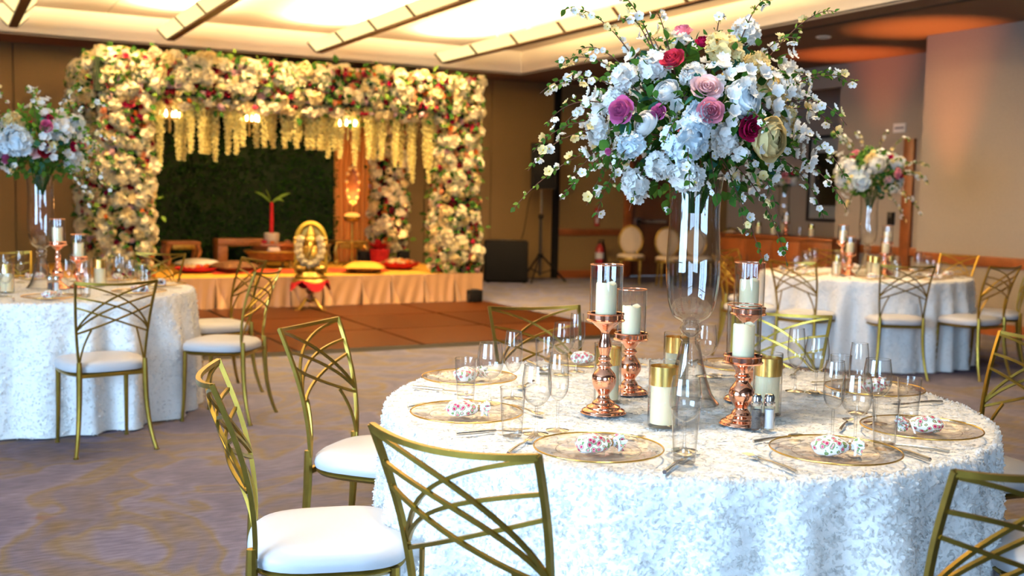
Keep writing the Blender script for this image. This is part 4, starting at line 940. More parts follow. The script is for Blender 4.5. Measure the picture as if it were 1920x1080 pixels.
# ------------------------------------------------------------------ flower arch on the stage
STX0, STX1, STY0, STY1, STZ = 1.2, 6.42, 12.78, 15.9, 0.385
AY0, AY1 = 13.08, 15.35
arch = thing('flower_arch', 'floral wedding canopy of four columns covered in cream, peach and burgundy flowers on the stage', 'flower arch', (0, 0, STZ))
ZTOP = 2.98-STZ
cols = {'fl': (1.72, 2.16, AY0), 'fr': (5.90, 6.40, AY0), 'rl': (1.72, 2.1, AY1), 'rr': (5.90, 6.28, AY1)}
fw_ = MB()
for k, (x0, x1, y) in cols.items():
    d = 0.20; fw_ = MB().box(x0+.1, x1-.1, y-d+.06, y+d-.06, 0, ZTOP-.12); fw_.build('column', M['hedge_b'], arch, smooth=0)
MB().box(1.6, 6.44, AY0-.14, AY0+.14, ZTOP-.46, ZTOP-.08).build('beam', M['hedge_b'], arch, smooth=0)
MB().box(1.6, 6.44, AY1-.14, AY1+.14, ZTOP-.46, ZTOP-.08).build('beam', M['hedge_b'], arch, smooth=0)
for x in (1.9, 6.1): MB().box(x-.14, x+.14, AY0+.14, AY1-.14, ZTOP-.46, ZTOP-.08).build('beam', M['hedge_b'], arch, smooth=0)
rng = random.Random(5)
pts = []   # (pos, normal, weight)
def face(o, ux, uy, n, w, h, step, vis, bulge=.05):
    """scatter points over a rectangle"""
    nx_, ny_ = max(1, int(w/step)), max(1, int(h/step))
    for i in range(nx_):
        for j in range(ny_):
            a = (i+.5+rng.uniform(-.32, .32)+(.5 if j % 2 else 0)*.6)/nx_*w; b = (j+.5+rng.uniform(-.32, .32))/ny_*h
            if a > w: a -= .5*step
            p = Vector(o)+Vector(ux)*a+Vector(uy)*b+Vector(n)*rng.uniform(-.02, bulge)
            ed_ = Vector(ux)*((a/w-.5)*1.3)+Vector(uy)*((b/h-.5)*(.3 if h > w*2 else .8))
            pts.append((p, (Vector(n)+ed_).normalized(), vis))
st = 0.076
for k, (x0, x1, y) in cols.items():
    d = 0.18; front = k[0] == 'f'
    face((x0, y-d, 0.02), (1, 0, 0), (0, 0, 1), (0, -1, 0), x1-x0, ZTOP-.05, st, 2 if front else 1)
    face((x1, y-d, 0.02), (0, 1, 0), (0, 0, 1), (1, 0, 0), 2*d, ZTOP-.05, st*1.15, 0 if k != 'fr' else 0)
    face((x0, y-d, 0.02), (0, 1, 0), (0, 0, 1), (-1, 0, 0), 2*d, ZTOP-.05, st*1.1, 1 if k == 'fr' else 0)
face((1.7, AY0-.18, ZTOP-.46), (1, 0, 0), (0, 0, 1), (0, -1, 0), 4.7, .42, st, 2)
face((1.7, AY0-.18, ZTOP-.05), (1, 0, 0), (0, 1, 0), (0, 0, 1), 4.7, .36, st*1.1, 0, .06)
face((2.2, AY0-.2, ZTOP-.52), (1, 0, 0), (0, 1, 0), (0, 0, -1), 3.5, .4, st*1.2, 0)
face((1.62, AY0+.1, ZTOP-.5), (0, 1, 0), (0, 0, 1), (-1, 0, 0), AY1-AY0, .5, st*1.2, 0)
face((1.62, AY0+.1, ZTOP-.02), (0, 1, 0), (1, 0, 0), (0, 0, 1), AY1-AY0, .45, st*1.2, 0)
face((1.6, AY1-.22, ZTOP-.5), (1, 0, 0), (0, 0, 1), (0, -1, 0), 4.84, .48, st*1.5, 0)
kinds = [('hyd_l', 'ivoryp', .074, 18), ('hyd_l', 'cream', .072, 9), ('peony', 'cream', .053, 6), ('peony', 'ivoryp', .050, 9), ('rose_l', 'lpink', .048, 6), ('rose_l', 'cream', .044, 8), ('rose_l', 'ivoryp', .045, 8), ('rose_l', 'peach', .046, 11), ('rose_l', 'orange', .041, 7), ('rose_l', 'rosered', .043, 8), ('rose_l', 'burg', .045, 11), ('rose_l', 'crimson', .043, 4)]
wts = [k[3] for k in kinds]
cnt = {}; fill = {k[1]: MB() for k in kinds}; MK = {}
pts.sort(key=lambda q: -q[2])
for p, n, vis in pts:
    kd, mk, r, _ = rng.choices(kinds, wts)[0]
    nm = 'hydrangea_head' if kd == 'hyd_l' else ('peony' if kd == 'peony' else 'rose')
    r *= rng.uniform(.85, 1.2); Mx = Matrix.Translation(p) @ rotz_to(n+Vector((rng.gauss(0, .25), rng.gauss(0, .25), rng.gauss(0, .25))), rng.uniform(0, 6)) @ Matrix.Scale(r, 4)
    cnt[nm] = cnt.get(nm, 0)+1
    if cnt[nm] <= 300: ob(nm, fmesh(kd, mk), arch, M=Mx)
    else: fill[mk].place({'rose_l': _rl, 'hyd_l': _hl, 'peony': _rl}[kd], Mx, 0)
allf = MB(); mats_ = []
for mk, mb in fill.items():
    if mb.n:
        v, f, m_ = mb.raw(); allf.add(v, f, len(mats_)); mats_.append(M[mk])
if mats_:
    o = allf.build('flower_filler', mats_, arch, smooth=180); o['kind'] = 'stuff'
lf = MB(); lr = leaf_raw(0.105, 0.036).raw()
for p, n, vis in pts:
    for i in range(2 if vis else 1):
        if rng.random() < .75:
            d = (n*.7+Vector((rng.gauss(0, .6), rng.gauss(0, .6), rng.gauss(0, .6)))).normalized()
            lf.place(lr, Matrix.Translation(p+n*.012+Vector((rng.gauss(0, .04), 0, rng.gauss(0, .04)))) @ d.to_track_quat('Y', 'Z').to_matrix().to_4x4() @ Matrix.Rotation(rng.uniform(-1, 1), 4, 'Y') @ Matrix.Scale(rng.uniform(.6, 1.1), 4), rng.choice([0, 0, 0, 1]))
o = lf.build('leaves', [M['leaf'], M['leaf2']], arch, smooth=180); o['kind'] = 'stuff'
# hanging wisteria strands
def strand_mesh(seed, L):
    r2 = random.Random(seed); mb = MB(); src = petal4_raw(3, .036, .017, .010, .014).raw(); n = int(L/0.0105)
    mb.tube([(0, 0, 0), (0, 0, -L)], .004, 4)
    for i in range(n):
        z = -L*(i+.5)/n; a = i*2.4; w_ = .030*(1.0-.7*(i/n)**2)*(.4+1.0*r2.random())
        d = Vector((math.cos(a), math.sin(a), -.3)); mb.place(src, Matrix.Translation((w_*math.cos(a), w_*math.sin(a), z)) @ rotz_to(d, r2.uniform(0, 6)) @ Matrix.Scale(r2.uniform(.8, 1.2)*(1.1-.4*i/n), 4))
    return mb.mesh('hanging_strand', M['strand'], 180)
STR = [strand_mesh(i, .38+.095*i) for i in range(7)]
xs_ = []
x = 2.22
while x < 5.85:
    for k in range(rng.choice([2, 3, 3, 4])):
        xs_.append(x); x += .068+rng.uniform(-.01, .012)
    x += rng.choice([.01, .03, .05, .09])
CHX = (2.42, 3.36, 4.62)
for x in xs_:
    if min(abs(x-q) for q in CHX) < .06: continue
    f = (x-4.0)/1.7; base = 2.2+(2.6*f**2 if f < 0 else 3.4*f**1.6)
    k = min(6, max(0, int(round(base+rng.uniform(-1.3, 1.0)))))
    ob('hanging_strand', STR[k], arch, (x, AY0+rng.uniform(-.12, .1), ZTOP-.44))
# ------------------------------------------------------------------ stage
stg = thing('stage_platform', 'low stage covered with golden cloth and draped peach skirting', 'stage', (0, 0, 0))
MB().bevbox(STX0, STX1, STY0, STY1, 0.30, STZ, 0.012).build('deck', M['deck'], stg, smooth=0)
MB().box(STX0+.05, STX1-.05, STY0+.08, STY1-.05, 0, 0.30).build('platform_base', M['black'], stg, smooth=0)
def skirt_mesh(seed, W):
    r2 = np.random.default_rng(seed); nx_, nz_ = 44, 16
    x = np.linspace(0, 1, nx_); s = np.linspace(0, 1, nz_); X, S = np.meshgrid(x, s, indexing='ij')
    y = np.zeros_like(X)
    # gathered seam at both ends, opening in a fan towards the floor, slack belly between
    fan = .05+.50*S**1.6
    y -= .055*np.exp(-(X/fan/.35)**2)*(0.25+S)+.020*np.exp(-((1-X)/(.04+.15*S))**2)*(.3+S)
    y -= .035*S**2*np.sin(X*PI)*(.4+.3*r2.random())
    y -= .014*S*np.sin(X*PI*(5+2*r2.random())+2.5*S*r2.random()*2)
    y += .012*np.exp(-((X-.04-.30*S**1.5)/.03)**2)
    z = (1-S)*(STZ+.002)+.006+.012*S**4*np.sin(X*PI*3+seed)
    return MB().grid(np.stack([X*W, y, z], 2)[:, ::-1]).mesh('skirt_panel', M['peachcl'], 180)
x = STX1; i = 0
while x > STX0+.2:
    W = [0.42, .44, .46, .40, .5][i % 5]; W = min(W, x-STX0)
    ob('skirt_panel', skirt_mesh(i, W), stg, (x-W, STY0-.012, 0)); x -= W; i += 1
sk = MB().grid(np.stack([np.stack([np.full(20, STX1+.012)+.02*np.sin(np.arange(20)*1.7)*s_, np.linspace(STY0, STY1, 20), np.full(20, (1-s_)*STZ+.006)], 1) for s_ in np.linspace(0, 1, 6)], 1))
sk.build('skirt_panel', M['peachcl'], stg, smooth=180)
rn = MB().grid(np.stack([np.stack([np.linspace(3.0, 5.35, 30), np.full(30, y_)+.03*np.sin(np.linspace(0, 9, 30)), STZ+.008+.006*np.abs(np.sin(np.linspace(0, 14, 30)+y_*9))], 1) for y_ in np.linspace(13.35, 14.0, 8)], 1))
tag(rn.build('cloth_runner', M['redor'], smooth=180), 'red and orange cloth runner spread across the stage', 'cloth')

# boxwood backdrop and drapes
hw = thing('hedge_backdrop', 'dark green boxwood hedge wall behind the stage', 'hedge wall', (2.62, 15.62, STZ))
HWW, HWH = 2.72, 2.40
MB().box(0, HWW, 0, .06, 0, HWH).build('backing_board', M['hedge_b'], hw, smooth=0)
r2 = np.random.default_rng(8); hb = MB(); lr = leaf_raw(.055, .02, .2, .2, 2).raw()
for i in range(5200):
    p = (r2.uniform(0, HWW), -r2.uniform(.0, .05), r2.uniform(0, HWH)); d = Vector((r2.normal(0, .8), -1, r2.normal(0, .8)+.2))
    hb.place(lr, Matrix.Translation(p) @ d.to_track_quat('Y', 'Z').to_matrix().to_4x4() @ Matrix.Rotation(r2.uniform(-1.5, 1.5), 4, 'Y'))
o = hb.build('boxwood_leaves', M['hedge'], hw, smooth=180); o['kind'] = 'stuff'
def drape(name, x0, x1, y, z0, z1, nf, label, seed):
    n = nf*8; x = np.linspace(0, 1, n); z = np.linspace(0, 1, 10); X, Z = np.meshgrid(x, z, indexing='ij')
    P = np.stack([x0+(x1-x0)*X, y+.035*np.sin(X*nf*2*PI+seed)+.012*np.sin(X*nf*3.7+Z), z0+(z1-z0)*Z], 2)
    t = thing(name, label, 'drape'); MB().grid(P).build('curtain', M['drape'], t, smooth=180)
    MB().tube([(x0-.03, y, z1+.01), (x1+.03, y, z1+.01)], .016, 8).build('curtain_rod', M['blackm'], t)
drape('orange_drape', 2.42, 2.66, 15.55, STZ, 2.75, 3, 'narrow orange drape left of the hedge wall', 0)
drape('orange_drape', 5.28, 5.98, 15.60, STZ, 2.75, 8, 'wide orange pleated drape right of the hedge wall', 1)

# crystal chandeliers inside the arch
def chandelier(x, y, z, label):
    t = thing('crystal_chandelier', label, 'chandelier', (x, y, z), 0, 'crystal chandeliers inside the arch')
    MB().tube([(0, 0, .30), (0, 0, ZTOP+STZ-z-.3)], .006, 6).build('chain', M['oldgold'], t)
    v, f = ring(.11, .12, .008, 24, 5); v2, f2 = ring(.06, .28, .006, 20, 5)
    MB().add(v, f).add(v2, f2).tube([(0, 0, -.05), (0, 0, .3)], .012, 6).tube([(-.11, 0, .12), (.11, 0, .12)], .005, 5).tube([(0, -.11, .12), (0, .11, .12)], .005, 5).build('frame', M['oldgold'], t)
    for k in range(6):
        a = k*PI/3; b = MB().lathe([(.007, .13), (.013, .16), (.011, .185), (.001, .215)], 10, (.11*math.cos(a), .11*math.sin(a), 0)).build('bulb', M['bulb'], t)
    cr = MB()
    for k in range(26):
        a = k*2*PI/26; rr_ = .11 if k % 2 else .06
        for j in range(5): cr.ball((rr_*math.cos(a), rr_*math.sin(a), (.11 if k % 2 else .26)-.032*j), (.009, .009, .014), 5, 4)
    o = cr.build('crystal_drops', M['glass'], t, smooth=0); o['kind'] = 'stuff'
    l = light('chandelier_light', 'POINT', (0, 0, .2), None, 6, (1.0, .62, .26), shadow_soft_size=.12); l.parent = t
chandelier(CHX[0], AY0-.02, 2.14, 'crystal chandelier glinting at the left behind the hanging strands')
chandelier(CHX[1], AY0-.02, 2.14, 'crystal chandelier glinting in the middle behind the hanging strands')
chandelier(CHX[2], AY0-.02, 2.14, 'crystal chandelier glinting at the right behind the hanging strands')

M['beadgold'] = mat('bead_gold', (.85, .62, .25), .35, .5)
# tall brass flower lamp before the orange drape
t = thing('brass_lamp', 'tall brass lamp with beaded leaf-shaped top and glowing bowl before the orange drape', 'lamp', (5.27, 14.7, STZ))
MB().lathe([(.001, 0), (.13, 0), (.12, .02), (.05, .05), (.02, .08), (.022, .3), (.03, .32), (.018, .35), (.018, .64)], 16).build('stand', M['oldgold'], t)
MB().lathe([(.02, .62), (.09, .64), (.125, .69), (.12, .71), (.10, .69), (.001, .67)], 20).build('bowl', M['oldgold'], t)
MB().lathe([(.105, .695), (.11, .735), (.06, .76), (.001, .765)], 20).build('glowing_oil', M['lampglow'], t)
lp = MB(); lp.grid(np.stack([np.stack([w_*np.array([-1, -.6, 0, .6, 1]), np.array([0, .01, .015, .01, 0.]), np.full(5, z_)], 1) for z_, w_ in ((.88, .02), (.95, .085), (1.05, .10), (1.2, .095), (1.33, .07), (1.43, .03), (1.47, .002))], 1)); lp.build('leaf_plate', M['carved'], t)
for k in range(15):
    a = k/14*2*PI; zz = 1.15+.27*math.cos(a); ww = .105*math.sin(a)*(.95 if zz > 1.1 else .85)
    MB().ball((ww, -.018, zz), .026, 10, 7).build('bead', M['beadgold'], t)
MB().ball((0, -.02, .91), (.055, .02, .03), 10, 6).build('base_bead', M['oldgold'], t)
l = light('oil_flame', 'POINT', (0, -.16, 1.0), None, 9, (1, .45, .12), shadow_soft_size=.05); l.parent = t

# seated gilded statue on a small cloth-covered stand before the stage
t = thing('statue_stand', 'small ornate stand under a red and gold cloth before the stage', 'stand', (3.93, 12.42, 0))
MB().lathe([(.001, .36), (.2, .36), (.21, .375), (.2, .39), (.001, .39)], 28).build('stand_top', M['oldgold'], t)
MB().lathe([(.03, .0+.1), (.05, .14), (.03, .2), (.06, .24), (.035, .28), (.07, .36)], 14).build('column', M['carved'], t)
for k in range(4):
    a = k*PI/2+.5; c_, s_ = math.cos(a), math.sin(a)
    MB().tube([(q*c_, q*s_, z_) for q, z_ in ((.03, .13), (.08, .14), (.13, .08), (.19, .03), (.22, .016), (.25, .03))], [.02, .02, .017, .015, .016, .011], 7).build('leg', M['oldgold'], t)
n = 48; a = np.arange(n)*2*PI/n
t2 = thing('stand_cloth', 'red cloth with gold border hanging in points over the statue stand', 'cloth', (3.93, 12.42, 0))
rg = []
for s_ in np.linspace(0, 1, 10):
    drop = np.abs(np.cos(2*a))**1.5*.12+.03
    rr_ = .215*min(1, s_*2)+(.03*np.abs(np.cos(2*a)) if s_ > .5 else 0)*(s_-.5)*2
    rg.append(np.stack([rr_*np.cos(a), rr_*np.sin(a), .396-(drop*max(0, (s_-.5)*2))], 1))
cl_ = np.stack(rg, 1)
MB().grid(cl_[:, ::-1][:, 3:], 0, cu=True).build('cloth_top', M['oldgold'], t2, smooth=180)
MB().grid(cl_[:, ::-1][:, :4]+np.array([0, 0, -.001]), 0, cu=True).build('red_border', M['red'], t2, smooth=180)
t = thing('gilded_statue', 'seated gilded statue with an arched halo and white flower garland before the stage', 'statue', (3.93, 12.42, .40), -.35)
fg = MB()
fg.lathe([(.001, 0), (.19, 0), (.19, .03), (.16, .045), (.165, .075), (.001, .08)], 24)
fg.ball((0, 0, .15), (.17, .13, .09)); fg.ball((-.11, -.06, .12), (.09, .10, .05)); fg.ball((.11, -.06, .12), (.09, .10, .05))
fg.ball((0, -.02, .25), (.115, .10, .12)); fg.ball((0, 0, .34), (.10, .075, .07)); fg.ball((0, -.02, .44), (.075, .07, .075))
fg.lathe([(.06, .49), (.065, .51), (.045, .54), (.03, .58), (.008, .62), (.001, .63)], 14)
for s_ in (-1, 1):
    fg.ball((s_*.085, 0, .44), (.05, .018, .06))
    fg.tube([(s_*.09, 0, .36), (s_*.16, -.03, .29), (s_*.13, -.11, .25)], [.035, .03, .022], 8)
    fg.tube([(s_*.09, .01, .36), (s_*.19, 0, .36), (s_*.18, -.02, .45)], [.03, .026, .018], 8)
    fg.ball((s_*.18, -.02, .47), .025)
fg.tube([(0, -.08, .44), (0, -.12, .38), (-.01, -.14, .31), (-.03, -.135, .26), (-.055, -.14, .25)], [.035, .032, .026, .02, .014], 8)
fg.build('figure', M['oldgold'], t, smooth=180)
al = np.linspace(-.25, PI+.25, 26)
hp = [(.165*math.cos(q), .08, .43+.22*math.sin(q)) for q in al]
MB().tube([(.17, .08, .05)]+hp+[(-.17, .08, .05)], .034, 8).build('halo_arch', mat('bright_gold', (.62, .44, .06), .35, .7), t)
pl_ = [(.155*math.cos(q), .43+.21*math.sin(q)) for q in np.linspace(-.3, PI+.3, 24)]+[(-.15, .06), (.15, .06)]
k_ = len(pl_); MB().add([(x_, .085, z_) for x_, z_ in pl_]+[(x_, .10, z_) for x_, z_ in pl_], [tuple(range(k_)), tuple(range(2*k_-1, k_-1, -1))]+[(i_, (i_+1) % k_, (i_+1) % k_+k_, i_+k_) for i_ in range(k_)]).build('halo_plate', M['oldgold'], t, smooth=0)
gpos = [(-.115, .47), (-.13, .40), (-.135, .33), (-.115, .26), (-.07, .20), (0, .175), (.07, .20), (.115, .26), (.135, .33), (.13, .40), (.115, .47)]
for gx, gz in gpos:
    MB().place(_hl, Matrix.Translation((gx, -.115-.03*(.5-gz), gz)) @ rotz_to((0, -1, 0)) @ Matrix.Scale(.040, 4)).build('garland_flower', M['ivoryp'], t, smooth=180)

# low seats, ritual tables and offerings on the stage
def low_seat(x, y, w, d_, h, label, m, rz=0):
    t = thing('low_carved_seat', label, 'stool', (x, y, STZ), rz)
    MB().bevbox(-w/2, w/2, -d_/2, d_/2, h-.05, h, .012).build('seat_board', m, t)
    MB().bevbox(-w/2+.08, w/2-.08, -d_/2+.01, -d_/2+.03, h-.11, h-.05, .006).build('apron', M['oldgold'], t)
    for sx_ in (-1, 1):
        for sy_ in (-1, 1):
            MB().tube([(sx_*(w/2-.05), sy_*(d_/2-.05), h-.04), (sx_*(w/2-.01), sy_*(d_/2-.03), h*.6), (sx_*(w/2-.05), sy_*(d_/2-.05), h*.2), (sx_*(w/2-.01), sy_*(d_/2-.03), .012)], [.035, .032, .024, .03], 8).build('leg', m, t)
low_seat(2.95, 15.15, .46, .40, .34, 'low carved wooden seat at the left of the hedge wall', M['carved'])
low_seat(5.35, 15.12, .52, .42, .34, 'low gilded carved seat at the foot of the orange drape', M['oldgold'])
t = thing('wooden_bench', 'square-legged wooden bench on the stage before the hedge', 'bench', (3.78, 15.25, STZ))
MB().bevbox(-.34, .34, -.16, .16, .27, .37, .01).build('bench_top', M['carved'], t)
for s_ in (-1, 1): MB().bevbox(s_*.27-.07, s_*.27+.07, -.15, .15, 0, .27, .01).build('leg', M['carved'], t)
t = thing('ritual_table', 'two-tiered carved red wood table with offerings in the middle of the stage', 'table', (4.08, 14.55, STZ))
MB().lathe([(.30, .10), (.34, .13), (.36, .17), (.40, .21), (.40, .235), (.001, .235)], 8).build('lower_tier', M['carved'], t)
MB().lathe([(.26, .235), (.28, .27), (.34, .31), (.34, .335), (.001, .335)], 8).build('upper_tier', M['carved'], t)
for k in range(4):
    a_ = k*PI/2+.78; MB().lathe([(.03, 0), (.022, .03), (.035, .07), (.03, .12)], 10, (.26*math.cos(a_), .26*math.sin(a_), 0)).build('leg', M['oldgold'], t)
v, f = ring(.395, .224, .012, 32, 6); MB().add(v, f).build('gold_edge', M['oldgold'], t)
t = thing('banana_plant_pot', 'pale pot with a red wrapped stem and long green leaves on the ritual table', 'potted plant', (4.05, 14.55, STZ+.336))
MB().lathe([(.001, 0), (.085, 0), (.10, .04), (.105, .13), (.095, .14), (.085, .12), (.001, .11)], 20).build('pot', M['terra'], t)
MB().lathe([(.03, .1), (.032, .14), (.026, .2), (.03, .3), (.026, .4), (.022, .56)], 12).build('wrapped_stem', M['red'], t)
for k, (dx, dz, ln) in enumerate([(-.23, .16, 1), (.26, .15, 1), (.17, .03, 1), (-.1, .2, 1)]):
    c_ = bez2((0, 0, .54), (dx*.4, -.01, .66), (dx, -.02*k, .54+dz), 9); wv = np.sin(np.linspace(0.1, PI*.98, 9))*.022
    MB().grid(np.stack([c_+np.stack([0*wv, wv*.5, wv], 1), c_-np.stack([0*wv, wv*.5, wv], 1)], 1)).build('leaf', M['leaf2'], t, smooth=180)
for k, (dx, dy, rr_, mk, nm, lb) in enumerate([(-.16, -.1, .05, 'rosered', 'red_offering', 'red flower offering left of the pot on the ritual table'), (-.07, -.17, .04, 'orange', 'orange_offering', 'orange fruit offering before the pot on the ritual table'), (.17, -.08, .05, 'peach', 'peach_offering', 'peach flower offering right of the pot on the ritual table')]):
    b = MB().place(_rl, Matrix.Scale(rr_, 4)).build(nm, M[mk], smooth=180); b.location = (4.08+dx, 14.55+dy, STZ+.336+rr_*.35); tag(b, lb, 'offering')
t = thing('folded_cloth', 'folded pale cloth on the lower tier of the ritual table', 'cloth', (3.98, 14.2, STZ+.24)); MB().bevbox(-.08, .08, -.05, .05, 0, .03, .01).bevbox(-.07, .07, -.045, .045, .03, .055, .01).build('layers', M['ivory'], t)
def cushion(x, y, rz, label, top):
    t = thing('floor_cushion', label, 'cushion', (x, y, STZ), rz)
    u = np.linspace(-1, 1, 13); U, V = np.meshgrid(u, u, indexing='ij'); k = (1-np.abs(U)**2.5)*(1-np.abs(V)**2.5)
    sh = 1+.08*(np.abs(U*V))
    for sg, nm in ((1, 'cushion_top'), (-1, 'cushion_base')):
        P = np.stack([U*.24*sh, V*.24*sh, .075+sg*.075*k**.5], 2); MB().grid(P if sg > 0 else P[::-1]).build(nm, M[top] if sg > 0 else M['brown'], t, smooth=180)
cushion(3.32, 13.7, .3, 'dark brown floor cushion at the left front of the stage', 'brown')
cushion(4.92, 13.25, -.4, 'brown and gold floor cushion right of the statue', 'deck')
cushion(3.0, 15.0+.0-.75, .2, 'pale cushion beside the left low seat', 'ivory')
t = thing('flower_tray', 'red round tray heaped with yellow flowers and leaves on the right of the stage', 'tray', (5.62, 13.75, STZ))
MB().lathe([(.001, 0), (.12, 0), (.24, .05), (.29, .10), (.27, .10), (.22, .06), (.001, .03)], 28).build('tray', M['red'], t)
for k in range(16):
    a_ = k*2.4; q = .2*math.sqrt(k/16); b = ob('flower', fmesh('rose_l', ['cream', 'peach', 'orange', 'cream'][k % 4]), t, M=Matrix.Translation((q*math.cos(a_), q*math.sin(a_), .10+.03*(1-k/16))) @ Matrix.Scale(.05, 4))
for k in range(10):
    a_ = k*.63; ob('leaf', LEAF['d'], t, M=Matrix.Translation((.2*math.cos(a_), .2*math.sin(a_), .10)) @ Matrix.Rotation(a_-PI/2, 4, 'Z') @ Matrix.Scale(2.0, 4))
t = thing('offering_tray', 'red tray with white and yellow flowers at the left of the stage', 'tray', (2.86, 13.75, STZ))
MB().lathe([(.001, 0), (.14, 0), (.26, .05), (.27, .07), (.24, .06), (.001, .03)], 24).build('tray', M['red'], t)
for k in range(9):
    a_ = k*2.4; q = .17*math.sqrt(k/9); ob('flower', fmesh('rose_l', ['white', 'cream', 'orange'][k % 3]), t, M=Matrix.Translation((q*math.cos(a_), q*math.sin(a_), .085)) @ Matrix.Scale(.045, 4))
t = thing('red_planter', 'red fabric planter with red leaves at the foot of the rear right column', 'planter', (5.74, 14.82, STZ))
MB().lathe([(.001, 0), (.12, 0), (.15, .22), (.14, .23), (.001, .2)], 16).build('planter', M['red'], t)
rq = random.Random(3)
for k in range(14):
    d_ = Vector((rq.gauss(0, .6), rq.gauss(0, .6), 1)).normalized(); ob('leaf', LEAF['d'], t, M=Matrix.Translation((d_.x*.06, d_.y*.06, .2)) @ d_.to_track_quat('Y', 'Z').to_matrix().to_4x4() @ Matrix.Scale(4.2, 4)).data = LEAF['d']
LRED = leaf_raw(.045, .013).mesh('red_leaf', M['red'], 180)
for o in t.children:
    if o.name.startswith('leaf'): o.data = LRED
def uplight(x, y, z, rz, label, aim=None, power=0, col=(1, .35, .1), size=1.2):
    t = thing('uplight', label, 'spotlight', (x, y, z), rz)
    MB().bevbox(-.085, .085, -.07, .07, .03, .19, .012).build('body', M['black'], t)
    MB().lathe([(.06, .19), (.062, .2), (.05, .2), (.048, .19)], 18).build('lens_ring', M['blackm'], t)
    MB().bevbox(-.10, -.088, -.02, .02, 0, .13, .003).bevbox(.088, .10, -.02, .02, 0, .13, .003).bevbox(-.10, .10, -.03, .03, 0, .012, .003).build('bracket', M['blackm'], t)
    if power:
        p = Vector((0, 0, .22)); d_ = Vector(aim)-Vector((x, y, z+.22)); d_.rotate(Euler((0, 0, -rz)))
        l = light('uplight_beam', 'SPOT', p, p+d_, power, col, spot_size=size, spot_blend=1.0, shadow_soft_size=.04); l.parent = t
uplight(6.2, 12.55, 0, .2, 'black uplight box on the dance floor before the stage skirt', (6.15, 13.0, 2.6), 25, (1, .7, .35))
uplight(5.55, 14.95, STZ, 0, 'black uplight box left of the red planter on the stage', (5.55, 15.6, 2.0), 60, (1, .42, .10))
uplight(6.15, 14.9, STZ, 0, 'black uplight box right of the red planter on the stage', (6.1, 15.2, 1.9), 70, (1, .62, .35), 1.4)
uplight(2.45, 15.1, STZ, 0, 'black uplight box hidden behind the front left flower column', (2.5, 15.5, 2.0), 50, (1, .42, .10))
uplight(9.70, 8.35, 0, 0, 'uplight on the floor at the right wall behind the right table', (9.75, 8.5, 3.38), 1700, (1, .27, .055), .62)
uplight(10.55, 10.45, 0, 0, 'uplight on the floor by the recessed wall beyond the right table', (10.7, 10.5, 3.38), 1500, (1, .22, .045), .62)
uplight(1.2, 15.95, 0, 0, 'uplight on the floor at the back wall beyond the left table', (1.2, 16.05, 3.38), 60, (1, .22, .06), .8)
uplight(7.4, 15.95, 0, 0, 'uplight on the floor at the back wall right of the arch', (7.5, 15.95, 3.38), 45, (1, .30, .08), .8)

# ------------------------------------------------------------------ background: sound system, extinguisher, sideboard, oval chairs
t = thing('subwoofer', 'large black subwoofer cabinet on the floor right of the stage', 'speaker', (8.38, 15.8, 0), -.45)
MB().bevbox(-.36, .36, -.30, .30, .02, .69, .015).build('cabinet', M['black'], t); MB().bevbox(-.33, .33, -.315, -.295, .05, .66, .006).build('grille', M['black'], t)
MB().bevbox(-.10, .10, -.05, .05, .69, .70, .004).build('top_socket', M['blackm'], t)
for sx_ in (-.3, .3):
    for sy_ in (-.24, .24): MB().lathe([(.025, 0), (.025, .02)], 10, (sx_, sy_, 0)).build('rubber_foot', M['black'], t)
t = thing('speaker_stand', 'black tripod speaker stand right of the subwoofer', 'stand', (8.95, 15.64, 0))
MB().tube([(0, 0, .10), (0, 0, 1.10)], .026, 10).build('outer_pole', M['blackm'], t); MB().tube([(0, 0, 1.0), (0, 0, 1.56)], .019, 10).build('inner_pole', M['chrome'], t)
MB().lathe([(.04, 1.06), (.045, 1.08), (.045, 1.12), (.03, 1.14)], 12).build('collar', M['black'], t); MB().lathe([(.045, .40), (.05, .42), (.05, .46), (.03, .48)], 12).build('hub', M['black'], t)
for k in range(3):
    a_ = 1.78+k*2*PI/3; lg = MB().tube([(.03*math.cos(a_), .03*math.sin(a_), .44), (.44*math.cos(a_), .44*math.sin(a_), .015)], .016, 8).build('leg', M['black'], t); MB().ball((.44*math.cos(a_), .44*math.sin(a_), .02), .02, 8, 6).build('rubber_foot', M['black'], lg)
    MB().tube([(.015*math.cos(a_), .015*math.sin(a_), .14), (.24*math.cos(a_), .24*math.sin(a_), .21)], .010, 6).build('brace', M['black'], t)
t = thing('loudspeaker', 'black loudspeaker mounted on the tripod stand', 'speaker', (8.95, 15.64, 1.56), -.35)
MB().add([(-.22, -.18, 0), (.22, -.18, 0), (.15, .2, 0), (-.15, .2, 0), (-.22, -.18, .76), (.22, -.18, .76), (.15, .2, .76), (-.15, .2, .76)], [(3, 2, 1, 0), (4, 5, 6, 7), (0, 1, 5, 4), (1, 2, 6, 5), (2, 3, 7, 6), (3, 0, 4, 7)]).build('cabinet', M['black'], t, smooth=0)
MB().bevbox(-.20, .20, -.195, -.178, .02, .74, .004).build('grille', M['black'], t)
t = thing('speaker_cable', 'thin dark cable hanging from the loudspeaker to the subwoofer', 'cable'); MB().tube(bez3((8.95, 15.8, 1.7), (8.85, 16.0, 1.4), (8.9, 16.0, 1.0), (8.78, 16.0, .7), 12), .007, 5).build('cord', M['black'], t)
t = thing('fire_extinguisher', 'red fire extinguisher hanging on the back wall under the wood rail', 'fire extinguisher', (10.42, 16.07, .13))
MB().lathe([(.001, 0), (.07, 0), (.075, .015), (.075, .38), (.06, .43), (.03, .46), (.025, .49)], 20).build('cylinder', M['fire'], t); MB().lathe([(.0762, .22), (.0762, .33)], 20).build('paper_label', M['paper'], t)
